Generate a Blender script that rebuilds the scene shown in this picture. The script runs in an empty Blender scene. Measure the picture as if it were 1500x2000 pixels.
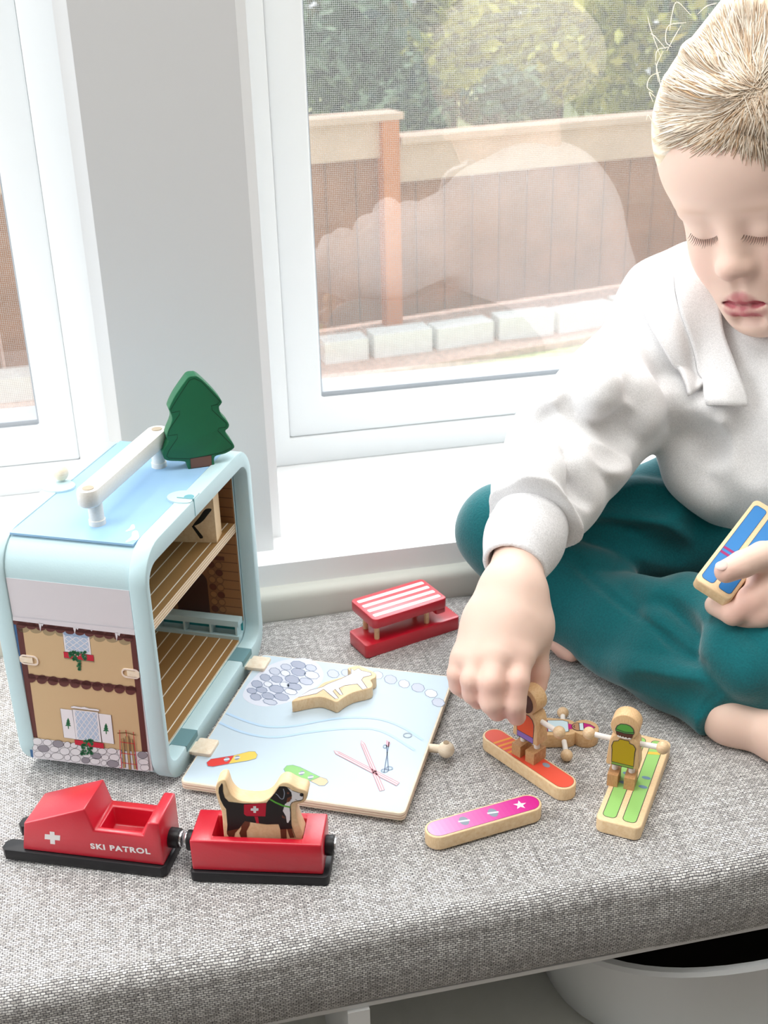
import bpy, bmesh, math, random
import numpy as np
from math import radians, cos, sin, pi
from mathutils import Vector, Matrix, geometry

# ------------------------------------------------------------------ camera
F_PX, PITCH, ROLL, CAM_H = 2330.0, radians(25.05), radians(-1.55), 0.50      # bench top is z = 0
CXP, CYP = 750.0, 1000.0
fw = np.array([0, cos(PITCH), -sin(PITCH)])
r0 = np.array([1.0, 0, 0]); u0 = np.cross(r0, fw)
RT = cos(ROLL) * r0 + sin(ROLL) * u0
UP = -sin(ROLL) * r0 + cos(ROLL) * u0
FW = fw
CAM = np.array([0, 0, CAM_H])
S = bpy.context.scene
COL = S.collection
cd = bpy.data.cameras.new('camera')
cam = bpy.data.objects.new('camera', cd); COL.objects.link(cam)
M = Matrix.Identity(4)
for i in range(3):
    M[i][0], M[i][1], M[i][2], M[i][3] = RT[i], UP[i], -FW[i], CAM[i]
cam.matrix_world = M
cd.sensor_fit = 'VERTICAL'; cd.sensor_height = 36.0; cd.lens = 36.0 * F_PX / 2000.0
cd.clip_start = 0.02; cd.clip_end = 200
cd.dof.use_dof = True; cd.dof.focus_distance = 0.78; cd.dof.aperture_fstop = 17.0
S.camera = cam

# ------------------------------------------------------------------ light
S.view_settings.view_transform = 'Standard'; S.view_settings.look = 'None'
S.view_settings.gamma = 1.0; S.view_settings.use_curve_mapping = False
S.view_settings.exposure = 0.36
w = bpy.data.worlds.new('sky'); S.world = w; w.use_nodes = True
bg = w.node_tree.nodes['Background']
bg.inputs[0].default_value = (0.90, 0.95, 1.0, 1); bg.inputs[1].default_value = 1.25
def light(name, kind, loc, target, energy, color=(1, 1, 1), **kw):
    l = bpy.data.lights.new(name, kind); l.energy = energy; l.color = color
    for k, v in kw.items(): setattr(l, k, v)
    o = bpy.data.objects.new(name, l); COL.objects.link(o); o.location = loc
    o.rotation_euler = (Vector(target) - Vector(loc)).to_track_quat('-Z', 'Y').to_euler()
    return o
light('sun', 'SUN', (-0.9, 3.0, 4.2), (0.05, 0.8, 0), 2.4, (1, 0.97, 0.93), angle=radians(14))
light('overhead_fill', 'AREA', (0.1, 0.38, 1.86), (0.1, 0.48, 0), 21, (1, 0.985, 0.96), shape='RECTANGLE', size=2.2, size_y=0.9)  # unseen area light added overhead to brighten upward faces, no fitting of the room
light('side_window_daylight', 'AREA', (-1.5, 0.30, 0.85), (0.05, 0.7, 0.0), 16, (0.95, 0.98, 1), shape='RECTANGLE', size=1.1, size_y=1.2)
light('window_daylight', 'AREA', (0.15, 1.75, 0.95), (0.10, 0.75, 0.05), 34, (0.93, 0.97, 1), shape='RECTANGLE', size=1.9, size_y=0.9)

# ------------------------------------------------------------------ helpers
def A(*v): return np.array(v, float)
def ray(u, v): return FW * F_PX + RT * (u - CXP) - UP * (v - CYP)
def onplane(u, v, p0, n):
    d = ray(u, v); t = np.dot(np.asarray(p0) - CAM, n) / np.dot(d, n); return CAM + d * t
def onz(u, v, z=0.0): return onplane(u, v, A(0, 0, z), A(0, 0, 1))
def atdepth(u, v, dep): return CAM + ray(u, v) / F_PX * dep
def lin(h):
    if isinstance(h, str):
        h = h.lstrip('#'); h = [int(h[i:i + 2], 16) / 255 for i in (0, 2, 4)]
    return tuple((c / 12.92 if c <= .04045 else ((c + .055) / 1.055) ** 2.4) for c in h)

class Fr:
    """local frame: origin o, axes x,y,z (numpy)."""
    def __init__(s, o, ang=0.0, x=None, y=None, z=None):
        s.o = np.asarray(o, float)
        if x is None:
            s.x = A(cos(ang), sin(ang), 0); s.y = A(-sin(ang), cos(ang), 0); s.z = A(0, 0, 1)
        else:
            s.x, s.y, s.z = [np.asarray(k, float) for k in (x, y, z)]
    def w(s, p): return s.o + s.x * p[0] + s.y * p[1] + s.z * p[2]
    def l(s, p): d = np.asarray(p) - s.o; return A(d @ s.x, d @ s.y, d @ s.z)
    def px(s, u, v, ax, off):
        n = {'x': s.x, 'y': s.y, 'z': s.z}[ax]
        return s.l(onplane(u, v, s.o + n * off, n))
    def mat(s):
        m = Matrix.Identity(4)
        for i in range(3): m[i][0], m[i][1], m[i][2], m[i][3] = s.x[i], s.y[i], s.z[i], s.o[i]
        return m

MATS = {}
def mat(name, col, rough=0.5, bump=0, bscale=300, var=0.0, vscale=40, spec=0.4, **kw):
    if name in MATS: return MATS[name]
    m = bpy.data.materials.new(name); m.use_nodes = True
    nt = m.node_tree; b = nt.nodes['Principled BSDF']
    c = lin(col)
    b.inputs['Base Color'].default_value = (*c, 1); b.inputs['Roughness'].default_value = rough
    b.inputs['Specular IOR Level'].default_value = spec
    for k, v in kw.items(): b.inputs[k.replace('_', ' ')].default_value = v
    tc = nt.nodes.new('ShaderNodeTexCoord')
    if var:
        n = nt.nodes.new('ShaderNodeTexNoise'); n.inputs['Scale'].default_value = vscale; n.inputs['Detail'].default_value = 5
        nt.links.new(tc.outputs['Object'], n.inputs['Vector'])
        r = nt.nodes.new('ShaderNodeValToRGB')
        r.color_ramp.elements[0].position = .3; r.color_ramp.elements[1].position = .7
        r.color_ramp.elements[0].color = (*[x * (1 - var) for x in c], 1); r.color_ramp.elements[1].color = (*[min(1, x * (1 + var)) for x in c], 1)
        nt.links.new(n.outputs[0], r.inputs[0]); nt.links.new(r.outputs[0], b.inputs['Base Color'])
    if bump:
        n = nt.nodes.new('ShaderNodeTexNoise'); n.inputs['Scale'].default_value = bscale; n.inputs['Detail'].default_value = 3
        nt.links.new(tc.outputs['Object'], n.inputs['Vector'])
        bp = nt.nodes.new('ShaderNodeBump'); bp.inputs['Strength'].default_value = bump; bp.inputs['Distance'].default_value = 0.0006
        nt.links.new(n.outputs[0], bp.inputs['Height']); nt.links.new(bp.outputs[0], b.inputs['Normal'])
    MATS[name] = m; return m
def wood(name, c1, c2, scale=(60, 60, 9), rough=0.5):
    if name in MATS: return MATS[name]
    m = bpy.data.materials.new(name); m.use_nodes = True
    nt = m.node_tree; b = nt.nodes['Principled BSDF']; b.inputs['Roughness'].default_value = rough
    tc = nt.nodes.new('ShaderNodeTexCoord'); mp = nt.nodes.new('ShaderNodeMapping'); mp.inputs['Scale'].default_value = scale
    n = nt.nodes.new('ShaderNodeTexNoise'); n.inputs['Scale'].default_value = 8; n.inputs['Detail'].default_value = 6; n.inputs['Roughness'].default_value = .65
    r = nt.nodes.new('ShaderNodeValToRGB'); r.color_ramp.elements[0].position = .35; r.color_ramp.elements[1].position = .65
    r.color_ramp.elements[0].color = (*lin(c1), 1); r.color_ramp.elements[1].color = (*lin(c2), 1)
    for a, bb in ((tc.outputs['Object'], mp.inputs[0]), (mp.outputs[0], n.inputs['Vector']), (n.outputs[0], r.inputs[0]), (r.outputs[0], b.inputs['Base Color'])): nt.links.new(a, bb)
    MATS[name] = m; return m

def link(name, bm, m, parent=None, smooth=True, fr=None, ang=35):
    me = bpy.data.meshes.new(name)
    bmesh.ops.recalc_face_normals(bm, faces=bm.faces[:]) if len(bm.faces) < 200000 else None
    bm.to_mesh(me); bm.free()
    for k in (m if isinstance(m, (list, tuple)) else [m]): me.materials.append(k)
    if smooth:
        for p in me.polygons: p.use_smooth = True
        try: me.set_sharp_from_angle(angle=radians(ang))
        except Exception: pass
    o = bpy.data.objects.new(name, me); COL.objects.link(o)
    return place(o, fr, parent)
WM = {}
def place(o, fr=None, parent=None):
    m = fr.mat() if fr is not None else (WM[parent.name].copy() if parent else Matrix.Identity(4))
    WM[o.name] = m
    if parent:
        o.parent = parent; o.matrix_basis = WM[parent.name].inverted() @ m
    else: o.matrix_basis = m
    return o
def empty(name, fr, label, cat, group=None):
    o = bpy.data.objects.new(name, None); COL.objects.link(o); o.empty_display_size = .02
    place(o, fr); tag(o, label, cat, group); return o
def tag(o, label=None, cat=None, group=None, kind=None):
    for k, v in (('label', label), ('category', cat), ('group', group), ('kind', kind)):
        if v: o[k] = v
    return o
def struct(o): o['kind'] = 'structure'; return o

def bevel_sharp(bm, wdt, seg=2, lim=30):
    if wdt <= 0: return
    ed = [e for e in bm.edges if len(e.link_faces) == 2 and e.calc_face_angle(0) > radians(lim)]
    bmesh.ops.bevel(bm, geom=ed, offset=wdt, segments=seg, affect='EDGES', profile=.5, clamp_overlap=True)
def add_box(bm, x0, x1, y0, y1, z0, z1):
    vs = [bm.verts.new(p) for p in ((x0, y0, z0), (x1, y0, z0), (x1, y1, z0), (x0, y1, z0), (x0, y0, z1), (x1, y0, z1), (x1, y1, z1), (x0, y1, z1))]
    for f in ((3, 2, 1, 0), (4, 5, 6, 7), (0, 1, 5, 4), (1, 2, 6, 5), (2, 3, 7, 6), (3, 0, 4, 7)): bm.faces.new([vs[i] for i in f])
def box(x0, x1, y0, y1, z0, z1, bev=0.0, seg=2):
    bm = bmesh.new(); add_box(bm, x0, x1, y0, y1, z0, z1); bevel_sharp(bm, bev, seg); return bm
def map3(p2, ax, off):
    """2-D outline point -> 3-D with the extrusion axis ax."""
    if ax == 'z': return (p2[0], p2[1], off)
    if ax == 'y': return (p2[0], off, p2[1])
    return (off, p2[0], p2[1])
def prism(pts, ax, a, b, bev=0.0, seg=2, bm=None, holes=()):
    """outline (2-D) extruded along ax from a to b."""
    bm = bm or bmesh.new()
    n = len(pts)
    lo = [bm.verts.new(map3(p, ax, a)) for p in pts]; hi = [bm.verts.new(map3(p, ax, b)) for p in pts]
    f1 = bm.faces.new(lo); f2 = bm.faces.new(hi)
    for i in range(n): bm.faces.new([lo[i], lo[(i + 1) % n], hi[(i + 1) % n], hi[i]])
    bmesh.ops.recalc_face_normals(bm, faces=bm.faces[:])
    if bev:
        ed = list(f1.edges) + list(f2.edges)
        bmesh.ops.bevel(bm, geom=ed, offset=bev, segments=seg, affect='EDGES', profile=.5, clamp_overlap=False)
    return bm
def ring_prism(outer, inner, ax, a, b, bev=0.0):
    bm = bmesh.new(); n = len(outer)
    V = [[bm.verts.new(map3(p, ax, o)) for p in L] for L in (outer, inner) for o in (a, b)]
    oa, ob, ia, ib = V
    for i in range(n):
        j = (i + 1) % n
        for q in ((oa[i], oa[j], ob[j], ob[i]), (ia[i], ib[i], ib[j], ia[j]), (oa[i], ia[i], ia[j], oa[j]), (ob[i], ob[j], ib[j], ib[i])): bm.faces.new(q)
    bmesh.ops.recalc_face_normals(bm, faces=bm.faces[:])
    bevel_sharp(bm, bev, 2, 60); return bm
def smooth_closed(pts, n=6):
    """Catmull-Rom through closed points."""
    P = [A(*p) for p in pts]; out = []; N = len(P)
    for i in range(N):
        p0, p1, p2, p3 = P[i - 1], P[i], P[(i + 1) % N], P[(i + 2) % N]
        for k in range(n):
            t = k / n
            out.append(.5 * ((2 * p1) + (-p0 + p2) * t + (2 * p0 - 5 * p1 + 4 * p2 - p3) * t * t + (-p0 + 3 * p1 - 3 * p2 + p3) * t ** 3))
    return out
def smooth_open(pts, n=6):
    P = [A(*p) for p in pts]; P = [2 * P[0] - P[1]] + P + [2 * P[-1] - P[-2]]; out = []
    for i in range(1, len(P) - 2):
        p0, p1, p2, p3 = P[i - 1:i + 3]
        for k in range(n):
            t = k / n
            out.append(.5 * ((2 * p1) + (-p0 + p2) * t + (2 * p0 - 5 * p1 + 4 * p2 - p3) * t * t + (-p0 + 3 * p1 - 3 * p2 + p3) * t ** 3))
    out.append(P[-2]); return out
def rrect(x0, x1, y0, y1, r, n=6, rs=None):
    rs = rs or (r, r, r, r); out = []
    for (cx, cy, a0, rr) in ((x1 - rs[0], y1 - rs[0], 0, rs[0]), (x0 + rs[1], y1 - rs[1], 90, rs[1]), (x0 + rs[2], y0 + rs[2], 180, rs[2]), (x1 - rs[3], y0 + rs[3], 270, rs[3])):
        for k in range(n + 1):
            a = radians(a0 + 90 * k / n); out.append((cx + rr * cos(a), cy + rr * sin(a)))
    return out
def add_tube(bm, path, rad, n=10, caps=True):
    P = [A(*p) for p in path]; R = rad if isinstance(rad, (list, tuple)) else [rad] * len(P)
    rings = []; ref = None
    for i, p in enumerate(P):
        d = P[min(i + 1, len(P) - 1)] - P[max(i - 1, 0)]; d = d / (np.linalg.norm(d) + 1e-12)
        if ref is None or abs(ref @ d) > .95: ref = A(0, 0, 1) if abs(d[2]) < .9 else A(1, 0, 0)
        a = np.cross(d, ref); a /= np.linalg.norm(a); b = np.cross(d, a); ref = -np.cross(d, a) if False else ref
        rings.append([bm.verts.new(p + R[i] * (cos(2 * pi * k / n) * a + sin(2 * pi * k / n) * b)) for k in range(n)])
    for i in range(len(rings) - 1):
        for k in range(n): bm.faces.new([rings[i][k], rings[i][(k + 1) % n], rings[i + 1][(k + 1) % n], rings[i + 1][k]])
    if caps: bm.faces.new(rings[0][::-1]); bm.faces.new(rings[-1])
def tube(path, rad, n=10, caps=True):
    bm = bmesh.new(); add_tube(bm, path, rad, n, caps); return bm
def sphere(c, r, n=20, sx=1, sy=1, sz=1):
    bm = bmesh.new(); bmesh.ops.create_uvsphere(bm, u_segments=n, v_segments=n // 2 + 2, radius=r)
    bmesh.ops.scale(bm, vec=(sx, sy, sz), verts=bm.verts[:]); bmesh.ops.translate(bm, vec=Vector(c), verts=bm.verts[:]); return bm
def lathe(prof, n=24, c=(0, 0, 0)):
    bm = bmesh.new(); rings = []
    for r, z in prof: rings.append([bm.verts.new((c[0] + r * cos(2 * pi * k / n), c[1] + r * sin(2 * pi * k / n), c[2] + z)) for k in range(n)])
    for i in range(len(rings) - 1):
        for k in range(n): bm.faces.new([rings[i][k], rings[i][(k + 1) % n], rings[i + 1][(k + 1) % n], rings[i + 1][k]])
    bm.faces.new(rings[0]); bm.faces.new(rings[-1]); return bm

class Print:
    """flat printed art on one face: coloured polygons a hair above the surface."""
    def __init__(s, to3, nrm, step=0.00010, base=0.0001):
        s.to3, s.n, s.step, s.k = to3, A(*nrm), step, 0
        s.base = base; s.bm = bmesh.new(); s.mats = []
    def _mi(s, m):
        if m not in s.mats: s.mats.append(m)
        return s.mats.index(m)
    def raw(s, m, pts3, lift=None):
        o = s.base + s.step * (s.k if lift is None else lift)
        vs = [Vector(A(*p) + s.n * o) for p in pts3]
        tris = geometry.tessellate_polygon([vs]); mi = s._mi(m); bv = [s.bm.verts.new(v) for v in vs]
        for t in tris:
            try:
                f = s.bm.faces.new([bv[i] for i in t]); f.material_index = mi
                f.normal_update()
                if f.normal.dot(Vector(s.n)) < 0: f.normal_flip()
            except ValueError: pass
    def poly(s, m, pts, sm=0):
        if sm: pts = smooth_closed(pts, sm)
        s.raw(m, [s.to3(*p) for p in pts])
    def line(s, m, pts, wd, sm=0, closed=False):
        """wd in metres"""
        if sm: pts = smooth_closed(pts, sm) if closed else smooth_open(pts, sm)
        P = [A(*s.to3(*p)) for p in pts]
        if closed: P.append(P[0])
        L = []; Rr = []
        for i in range(len(P)):
            d = P[min(i + 1, len(P) - 1)] - P[max(i - 1, 0)]
            if closed and i in (0, len(P) - 1): d = P[1] - P[-2]
            c = np.cross(s.n, d); c /= np.linalg.norm(c) + 1e-12
            L.append(P[i] + c * wd / 2); Rr.append(P[i] - c * wd / 2)
        mi = s._mi(m); o = s.n * (s.base + s.step * s.k)
        a = [s.bm.verts.new(p + o) for p in L]; b = [s.bm.verts.new(p + o) for p in Rr]
        for i in range(len(P) - 1):
            try:
                f = s.bm.faces.new([a[i], a[i + 1], b[i + 1], b[i]]); f.material_index = mi
                f.normal_update()
                if f.normal.dot(Vector(s.n)) < 0: f.normal_flip()
            except ValueError: pass
    def shape(s, m, pts, ml=None, wd=.0003, sm=0):
        s.poly(m, pts, sm)
        if ml: s.k += 1; s.line(ml, pts, wd, sm, True); s.k -= 1
    def up(s, n=1): s.k += n
    def done(s, name, parent, fr):
        me = bpy.data.meshes.new(name); s.bm.to_mesh(me); s.bm.free()
        for m in s.mats: me.materials.append(m)
        o = bpy.data.objects.new(name, me); COL.objects.link(o); return place(o, fr, parent)

# ================================================================== SETTING
WB = radians(11.9)
Wf = Fr((0, 0, 0), WB)                       # x along the window wall, y into the wall, z up
ZS = 0.045                                    # top of the window sill
white = mat('white_paint', '#f4f5f6', .45, bump=.05, bscale=120)
vinyl = mat('white_vinyl', '#eceff1', .35)
pier_m = mat('pale_grey_wall_paint', '#dcdcdd', .7, bump=.08, bscale=260)
rail_m = mat('grey_green_white_paint', '#d3d4cd', .5)
dark_m = mat('dark_shadow_gap', '#3a3a38', .8)

def extr(prof, x0, x1, bev=0.0):
    """profile in (y,z), extruded along x"""
    return prism(prof, 'x', x0, x1, bev)

ceil_m = mat('white_ceiling_paint', '#f2f2f0', .8)
rw_m = mat('warm_grey_wall_paint', '#b9b5b0', .8)
struct(link('ceiling', box(-1.75, 2.25, -2.4, .93, 1.90, 1.95), ceil_m, fr=Wf))
struct(link('wall_left', box(-1.80, -1.75, -2.4, .93, -.45, 1.90), rw_m, fr=Wf))
struct(link('wall_right', box(2.25, 2.30, -2.4, .93, -.45, 1.90), rw_m, fr=Wf))
struct(link('wall_front', box(-1.80, 2.30, -2.45, -2.4, -.45, 1.90), rw_m, fr=Wf))
floor_m = wood('brown_wood_floor', '#5f574f', '#776c62', (2, 30, 30), .6)
fl = link('floor', box(-2.2, 2.6, -2.4, 0.90, -.47, -.45), floor_m, fr=Wf); struct(fl)
# pier between the two windows (drywall) and the header above
bm = bmesh.new()
add_box(bm, -.0197, .0942, .9034, 1.20, ZS, 1.45)
bevel_sharp(bm, .0022, 3)
wall = link('wall_back', bm, pier_m, fr=Wf); struct(wall)
bm = box(-1.8, 2.3, .93, 1.20, 1.30, 1.95, .002)
hd = link('header', bm, pier_m, wall)
bm = box(-1.8, 2.3, .93, 1.20, -.45, -.001, .001)
link('lower_wall', bm, rail_m, wall)
for (x0, x1) in ((.0850, .1040), (-.0300, -.0100)):
    link('casing', box(x0, x1, .9270, 1.08, ZS, 1.30, .002, 2), white, wall)
# sill board
sl = link('trim_1', box(-1.2, 1.8, .8768, 1.12, .0195, ZS, .0035, 3), white, fr=Wf); struct(sl)
# rounded rail below the sill (back of the bench)
prof = [(.9245, -.002), (.8648, -.002), (.8640, .010)] + [(.8640 + .0085 - .0085 * cos(radians(a)), .0165 + .0085 * sin(radians(a))) for a in range(0, 91, 15)] + [(.8810, .025), (.8830, .0185), (.9245, .0185)]
rl = link('trim_2', extr(prof, -1.2, 1.8), rail_m, fr=Wf); struct(rl)

def glass_mat():
    m = bpy.data.materials.new('window_glass'); m.use_nodes = True; nt = m.node_tree; nt.nodes.remove(nt.nodes['Principled BSDF'])
    out = nt.nodes['Material Output']; tr = nt.nodes.new('ShaderNodeBsdfTransparent'); gl = nt.nodes.new('ShaderNodeBsdfGlossy')
    gl.inputs['Roughness'].default_value = 0.0; mx = nt.nodes.new('ShaderNodeMixShader')
    mx.inputs[0].default_value = 0.14
    for a, b in ((tr.outputs[0], mx.inputs[1]), (gl.outputs[0], mx.inputs[2]), (mx.outputs[0], out.inputs[0])): nt.links.new(a, b)
    return m
def screen_mat():
    """woven insect screen: grey wires on a 1.7 mm grid, open between"""
    m = bpy.data.materials.new('insect_mesh'); m.use_nodes = True; nt = m.node_tree; nt.nodes.remove(nt.nodes['Principled BSDF'])
    out = nt.nodes['Material Output']; tc = nt.nodes.new('ShaderNodeTexCoord'); sp = nt.nodes.new('ShaderNodeSeparateXYZ')
    nt.links.new(tc.outputs['Object'], sp.inputs[0])
    def wire(sock):
        a = nt.nodes.new('ShaderNodeMath'); a.operation = 'MULTIPLY'; a.inputs[1].default_value = 1 / .0018; nt.links.new(sock, a.inputs[0])
        f = nt.nodes.new('ShaderNodeMath'); f.operation = 'FRACT'; nt.links.new(a.outputs[0], f.inputs[0])
        l = nt.nodes.new('ShaderNodeMath'); l.operation = 'LESS_THAN'; l.inputs[1].default_value = .20; nt.links.new(f.outputs[0], l.inputs[0]); return l.outputs[0]
    mxm = nt.nodes.new('ShaderNodeMath'); mxm.operation = 'MAXIMUM'
    nt.links.new(wire(sp.outputs[0]), mxm.inputs[0]); nt.links.new(wire(sp.outputs[2]), mxm.inputs[1])
    tr = nt.nodes.new('ShaderNodeBsdfTransparent'); d = nt.nodes.new('ShaderNodeBsdfDiffuse'); t = nt.nodes.new('ShaderNodeBsdfTranslucent')
    d.inputs[0].default_value = (.34, .34, .34, 1); t.inputs[0].default_value = (.34, .34, .34, 1)
    m1 = nt.nodes.new('ShaderNodeMixShader'); m1.inputs[0].default_value = .5
    nt.links.new(d.outputs[0], m1.inputs[1]); nt.links.new(t.outputs[0], m1.inputs[2])
    m2 = nt.nodes.new('ShaderNodeMixShader'); nt.links.new(mxm.outputs[0], m2.inputs[0])
    nt.links.new(tr.outputs[0], m2.inputs[1]); nt.links.new(m1.outputs[0], m2.inputs[2]); nt.links.new(m2.outputs[0], out.inputs[0])
    return m
GLASS, SCREEN = glass_mat(), screen_mat()
bead_m = mat('grey_glazing_bead', '#a9aeb5', .4)
def rect_frame(x0, x1, z0, z1, wl, wr, wb, wt, y0, y1, bev):
    o = [(x0, z0), (x1, z0), (x1, z1), (x0, z1)]; i = [(x0 + wl, z0 + wb), (x1 - wr, z0 + wb), (x1 - wr, z1 - wt), (x0 + wl, z1 - wt)]
    return ring_prism(o, i, 'y', y0, y1, bev)
def window(n, x0, x1, left_edge):
    NF = 1.0827
    e = link('window_%d' % n, rect_frame(x0, x1, ZS, 1.30, .0185 if left_edge else .03, .03 if left_edge else .0305, .0275, .03, NF, 1.17, .0015), vinyl, fr=Wf); struct(e)
    a0 = x0 + (.0185 if left_edge else .03); a1 = x1 - (.03 if left_edge else .0305); b0, b1 = ZS + .0275, 1.27
    sash = link('sash', rect_frame(a0, a1, b0, b1, .034, .0325, .0365, .035, NF + .004, 1.15, .003), vinyl, e)
    g0, g1, h0, h1 = a0 + .034, a1 - .0325, b0 + .0365, b1 - .035
    link('glazing_bead', rect_frame(g0 - .001, g1 + .001, h0 - .001, h1 + .001, .003, .003, .006, .003, NF + .012, 1.135, .0008), bead_m, e)
    bm = bmesh.new(); vs = [bm.verts.new(p) for p in ((g0, 1.115, h0), (g1, 1.115, h0), (g1, 1.115, h1), (g0, 1.115, h1))]; bm.faces.new(vs)
    link('glass_pane', bm, GLASS, e)
    bm = bmesh.new(); vs = [bm.verts.new(p) for p in ((g0, 1.147, h0), (g1, 1.147, h0), (g1, 1.147, h1), (g0, 1.147, h1))]; bm.faces.new(vs)
    link('insect_screen', bm, SCREEN, e)
    return e
w1 = window(1, .1180, .98, True)
w2 = window(2, -1.0, -.0333, False)
# little white pull tab of the screen at the foot of the right pane
c = Wf.l(onplane(800, 745, Wf.o + Wf.y * 1.128, Wf.y))
pp = [(c[0] - .011, c[2] - .008), (c[0] + .011, c[2] - .008), (c[0] + .009, c[2] + .004), (c[0] + .006, c[2] + .006), (c[0] - .006, c[2] + .006), (c[0] - .009, c[2] + .004)]
ip = [(c[0] + (x - c[0]) * .55, c[2] - .002 + (z - c[2]) * .55) for x, z in pp]
link('screen_tab', ring_prism(pp, ip, 'y', 1.124, 1.132, .0006), vinyl, w1)

# ================================================================== BENCH
def weave():
    m = bpy.data.materials.new('grey_tweed_weave'); m.use_nodes = True; nt = m.node_tree; b = nt.nodes['Principled BSDF']
    b.inputs['Roughness'].default_value = .9; b.inputs['Specular IOR Level'].default_value = .25; b.inputs['Sheen Weight'].default_value = 1.0; b.inputs['Sheen Roughness'].default_value = .3
    uv = nt.nodes.new('ShaderNodeUVMap'); 
    # slight wander of the threads
    nz = nt.nodes.new('ShaderNodeTexNoise'); nz.inputs['Scale'].default_value = 60; nz.inputs['Detail'].default_value = 2; nt.links.new(uv.outputs[0], nz.inputs['Vector'])
    vm = nt.nodes.new('ShaderNodeVectorMath'); vm.operation = 'MULTIPLY_ADD'; vm.inputs[1].default_value = (.0016, .0016, 0); nt.links.new(nz.outputs['Color'], vm.inputs[0]); nt.links.new(uv.outputs[0], vm.inputs[2])
    nz2 = nt.nodes.new('ShaderNodeTexNoise'); nz2.inputs['Scale'].default_value = 420; nz2.inputs['Detail'].default_value = 1; nt.links.new(uv.outputs[0], nz2.inputs['Vector'])
    vm2 = nt.nodes.new('ShaderNodeVectorMath'); vm2.operation = 'MULTIPLY_ADD'; vm2.inputs[1].default_value = (.0017, .0009, 0); nt.links.new(nz2.outputs['Color'], vm2.inputs[0]); nt.links.new(vm.outputs[0], vm2.inputs[2]); vm = vm2
    br = nt.nodes.new('ShaderNodeTexBrick'); br.offset = .5; br.inputs['Scale'].default_value = 1.0
    br.inputs['Brick Width'].default_value = .0029; br.inputs['Row Height'].default_value = .00145; br.inputs['Mortar Size'].default_value = .00029
    br.inputs['Mortar Smooth'].default_value = .5; br.inputs['Bias'].default_value = -.15
    br.inputs['Color1'].default_value = (*lin('#e6e4e2'), 1); br.inputs['Color2'].default_value = (*lin('#a5a09d'), 1); br.inputs['Mortar'].default_value = (*lin('#5b595d'), 1)
    nt.links.new(vm.outputs[0], br.inputs['Vector'])
    # streaks along the warp and weft
    def streak(sc):
        mp = nt.nodes.new('ShaderNodeMapping'); mp.inputs['Scale'].default_value = sc; nt.links.new(uv.outputs[0], mp.inputs[0])
        n = nt.nodes.new('ShaderNodeTexNoise'); n.inputs['Scale'].default_value = 1; n.inputs['Detail'].default_value = 3; nt.links.new(mp.outputs[0], n.inputs['Vector']); return n.outputs[0]
    ad = nt.nodes.new('ShaderNodeMath'); ad.operation = 'ADD'; nt.links.new(streak((420, 25, 1)), ad.inputs[0]); nt.links.new(streak((25, 520, 1)), ad.inputs[1])
    mr = nt.nodes.new('ShaderNodeMapRange'); mr.inputs[1].default_value = .7; mr.inputs[2].default_value = 1.3; mr.inputs[3].default_value = .70; mr.inputs[4].default_value = 1.24
    nt.links.new(ad.outputs[0], mr.inputs[0])
    mx = nt.nodes.new('ShaderNodeMix'); mx.data_type = 'RGBA'; mx.blend_type = 'MULTIPLY'; mx.inputs[0].default_value = 1
    nt.links.new(br.outputs['Color'], mx.inputs[6]); nt.links.new(mr.outputs[0], mx.inputs[7]); nt.links.new(mx.outputs[2], b.inputs['Base Color'])
    iv = nt.nodes.new('ShaderNodeMath'); iv.operation = 'SUBTRACT'; iv.inputs[0].default_value = 1; nt.links.new(br.outputs['Fac'], iv.inputs[1])
    bp = nt.nodes.new('ShaderNodeBump'); bp.inputs['Strength'].default_value = .6; bp.inputs['Distance'].default_value = .0005
    nt.links.new(iv.outputs[0], bp.inputs['Height']); nt.links.new(bp.outputs[0], b.inputs['Normal'])
    return m
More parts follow.
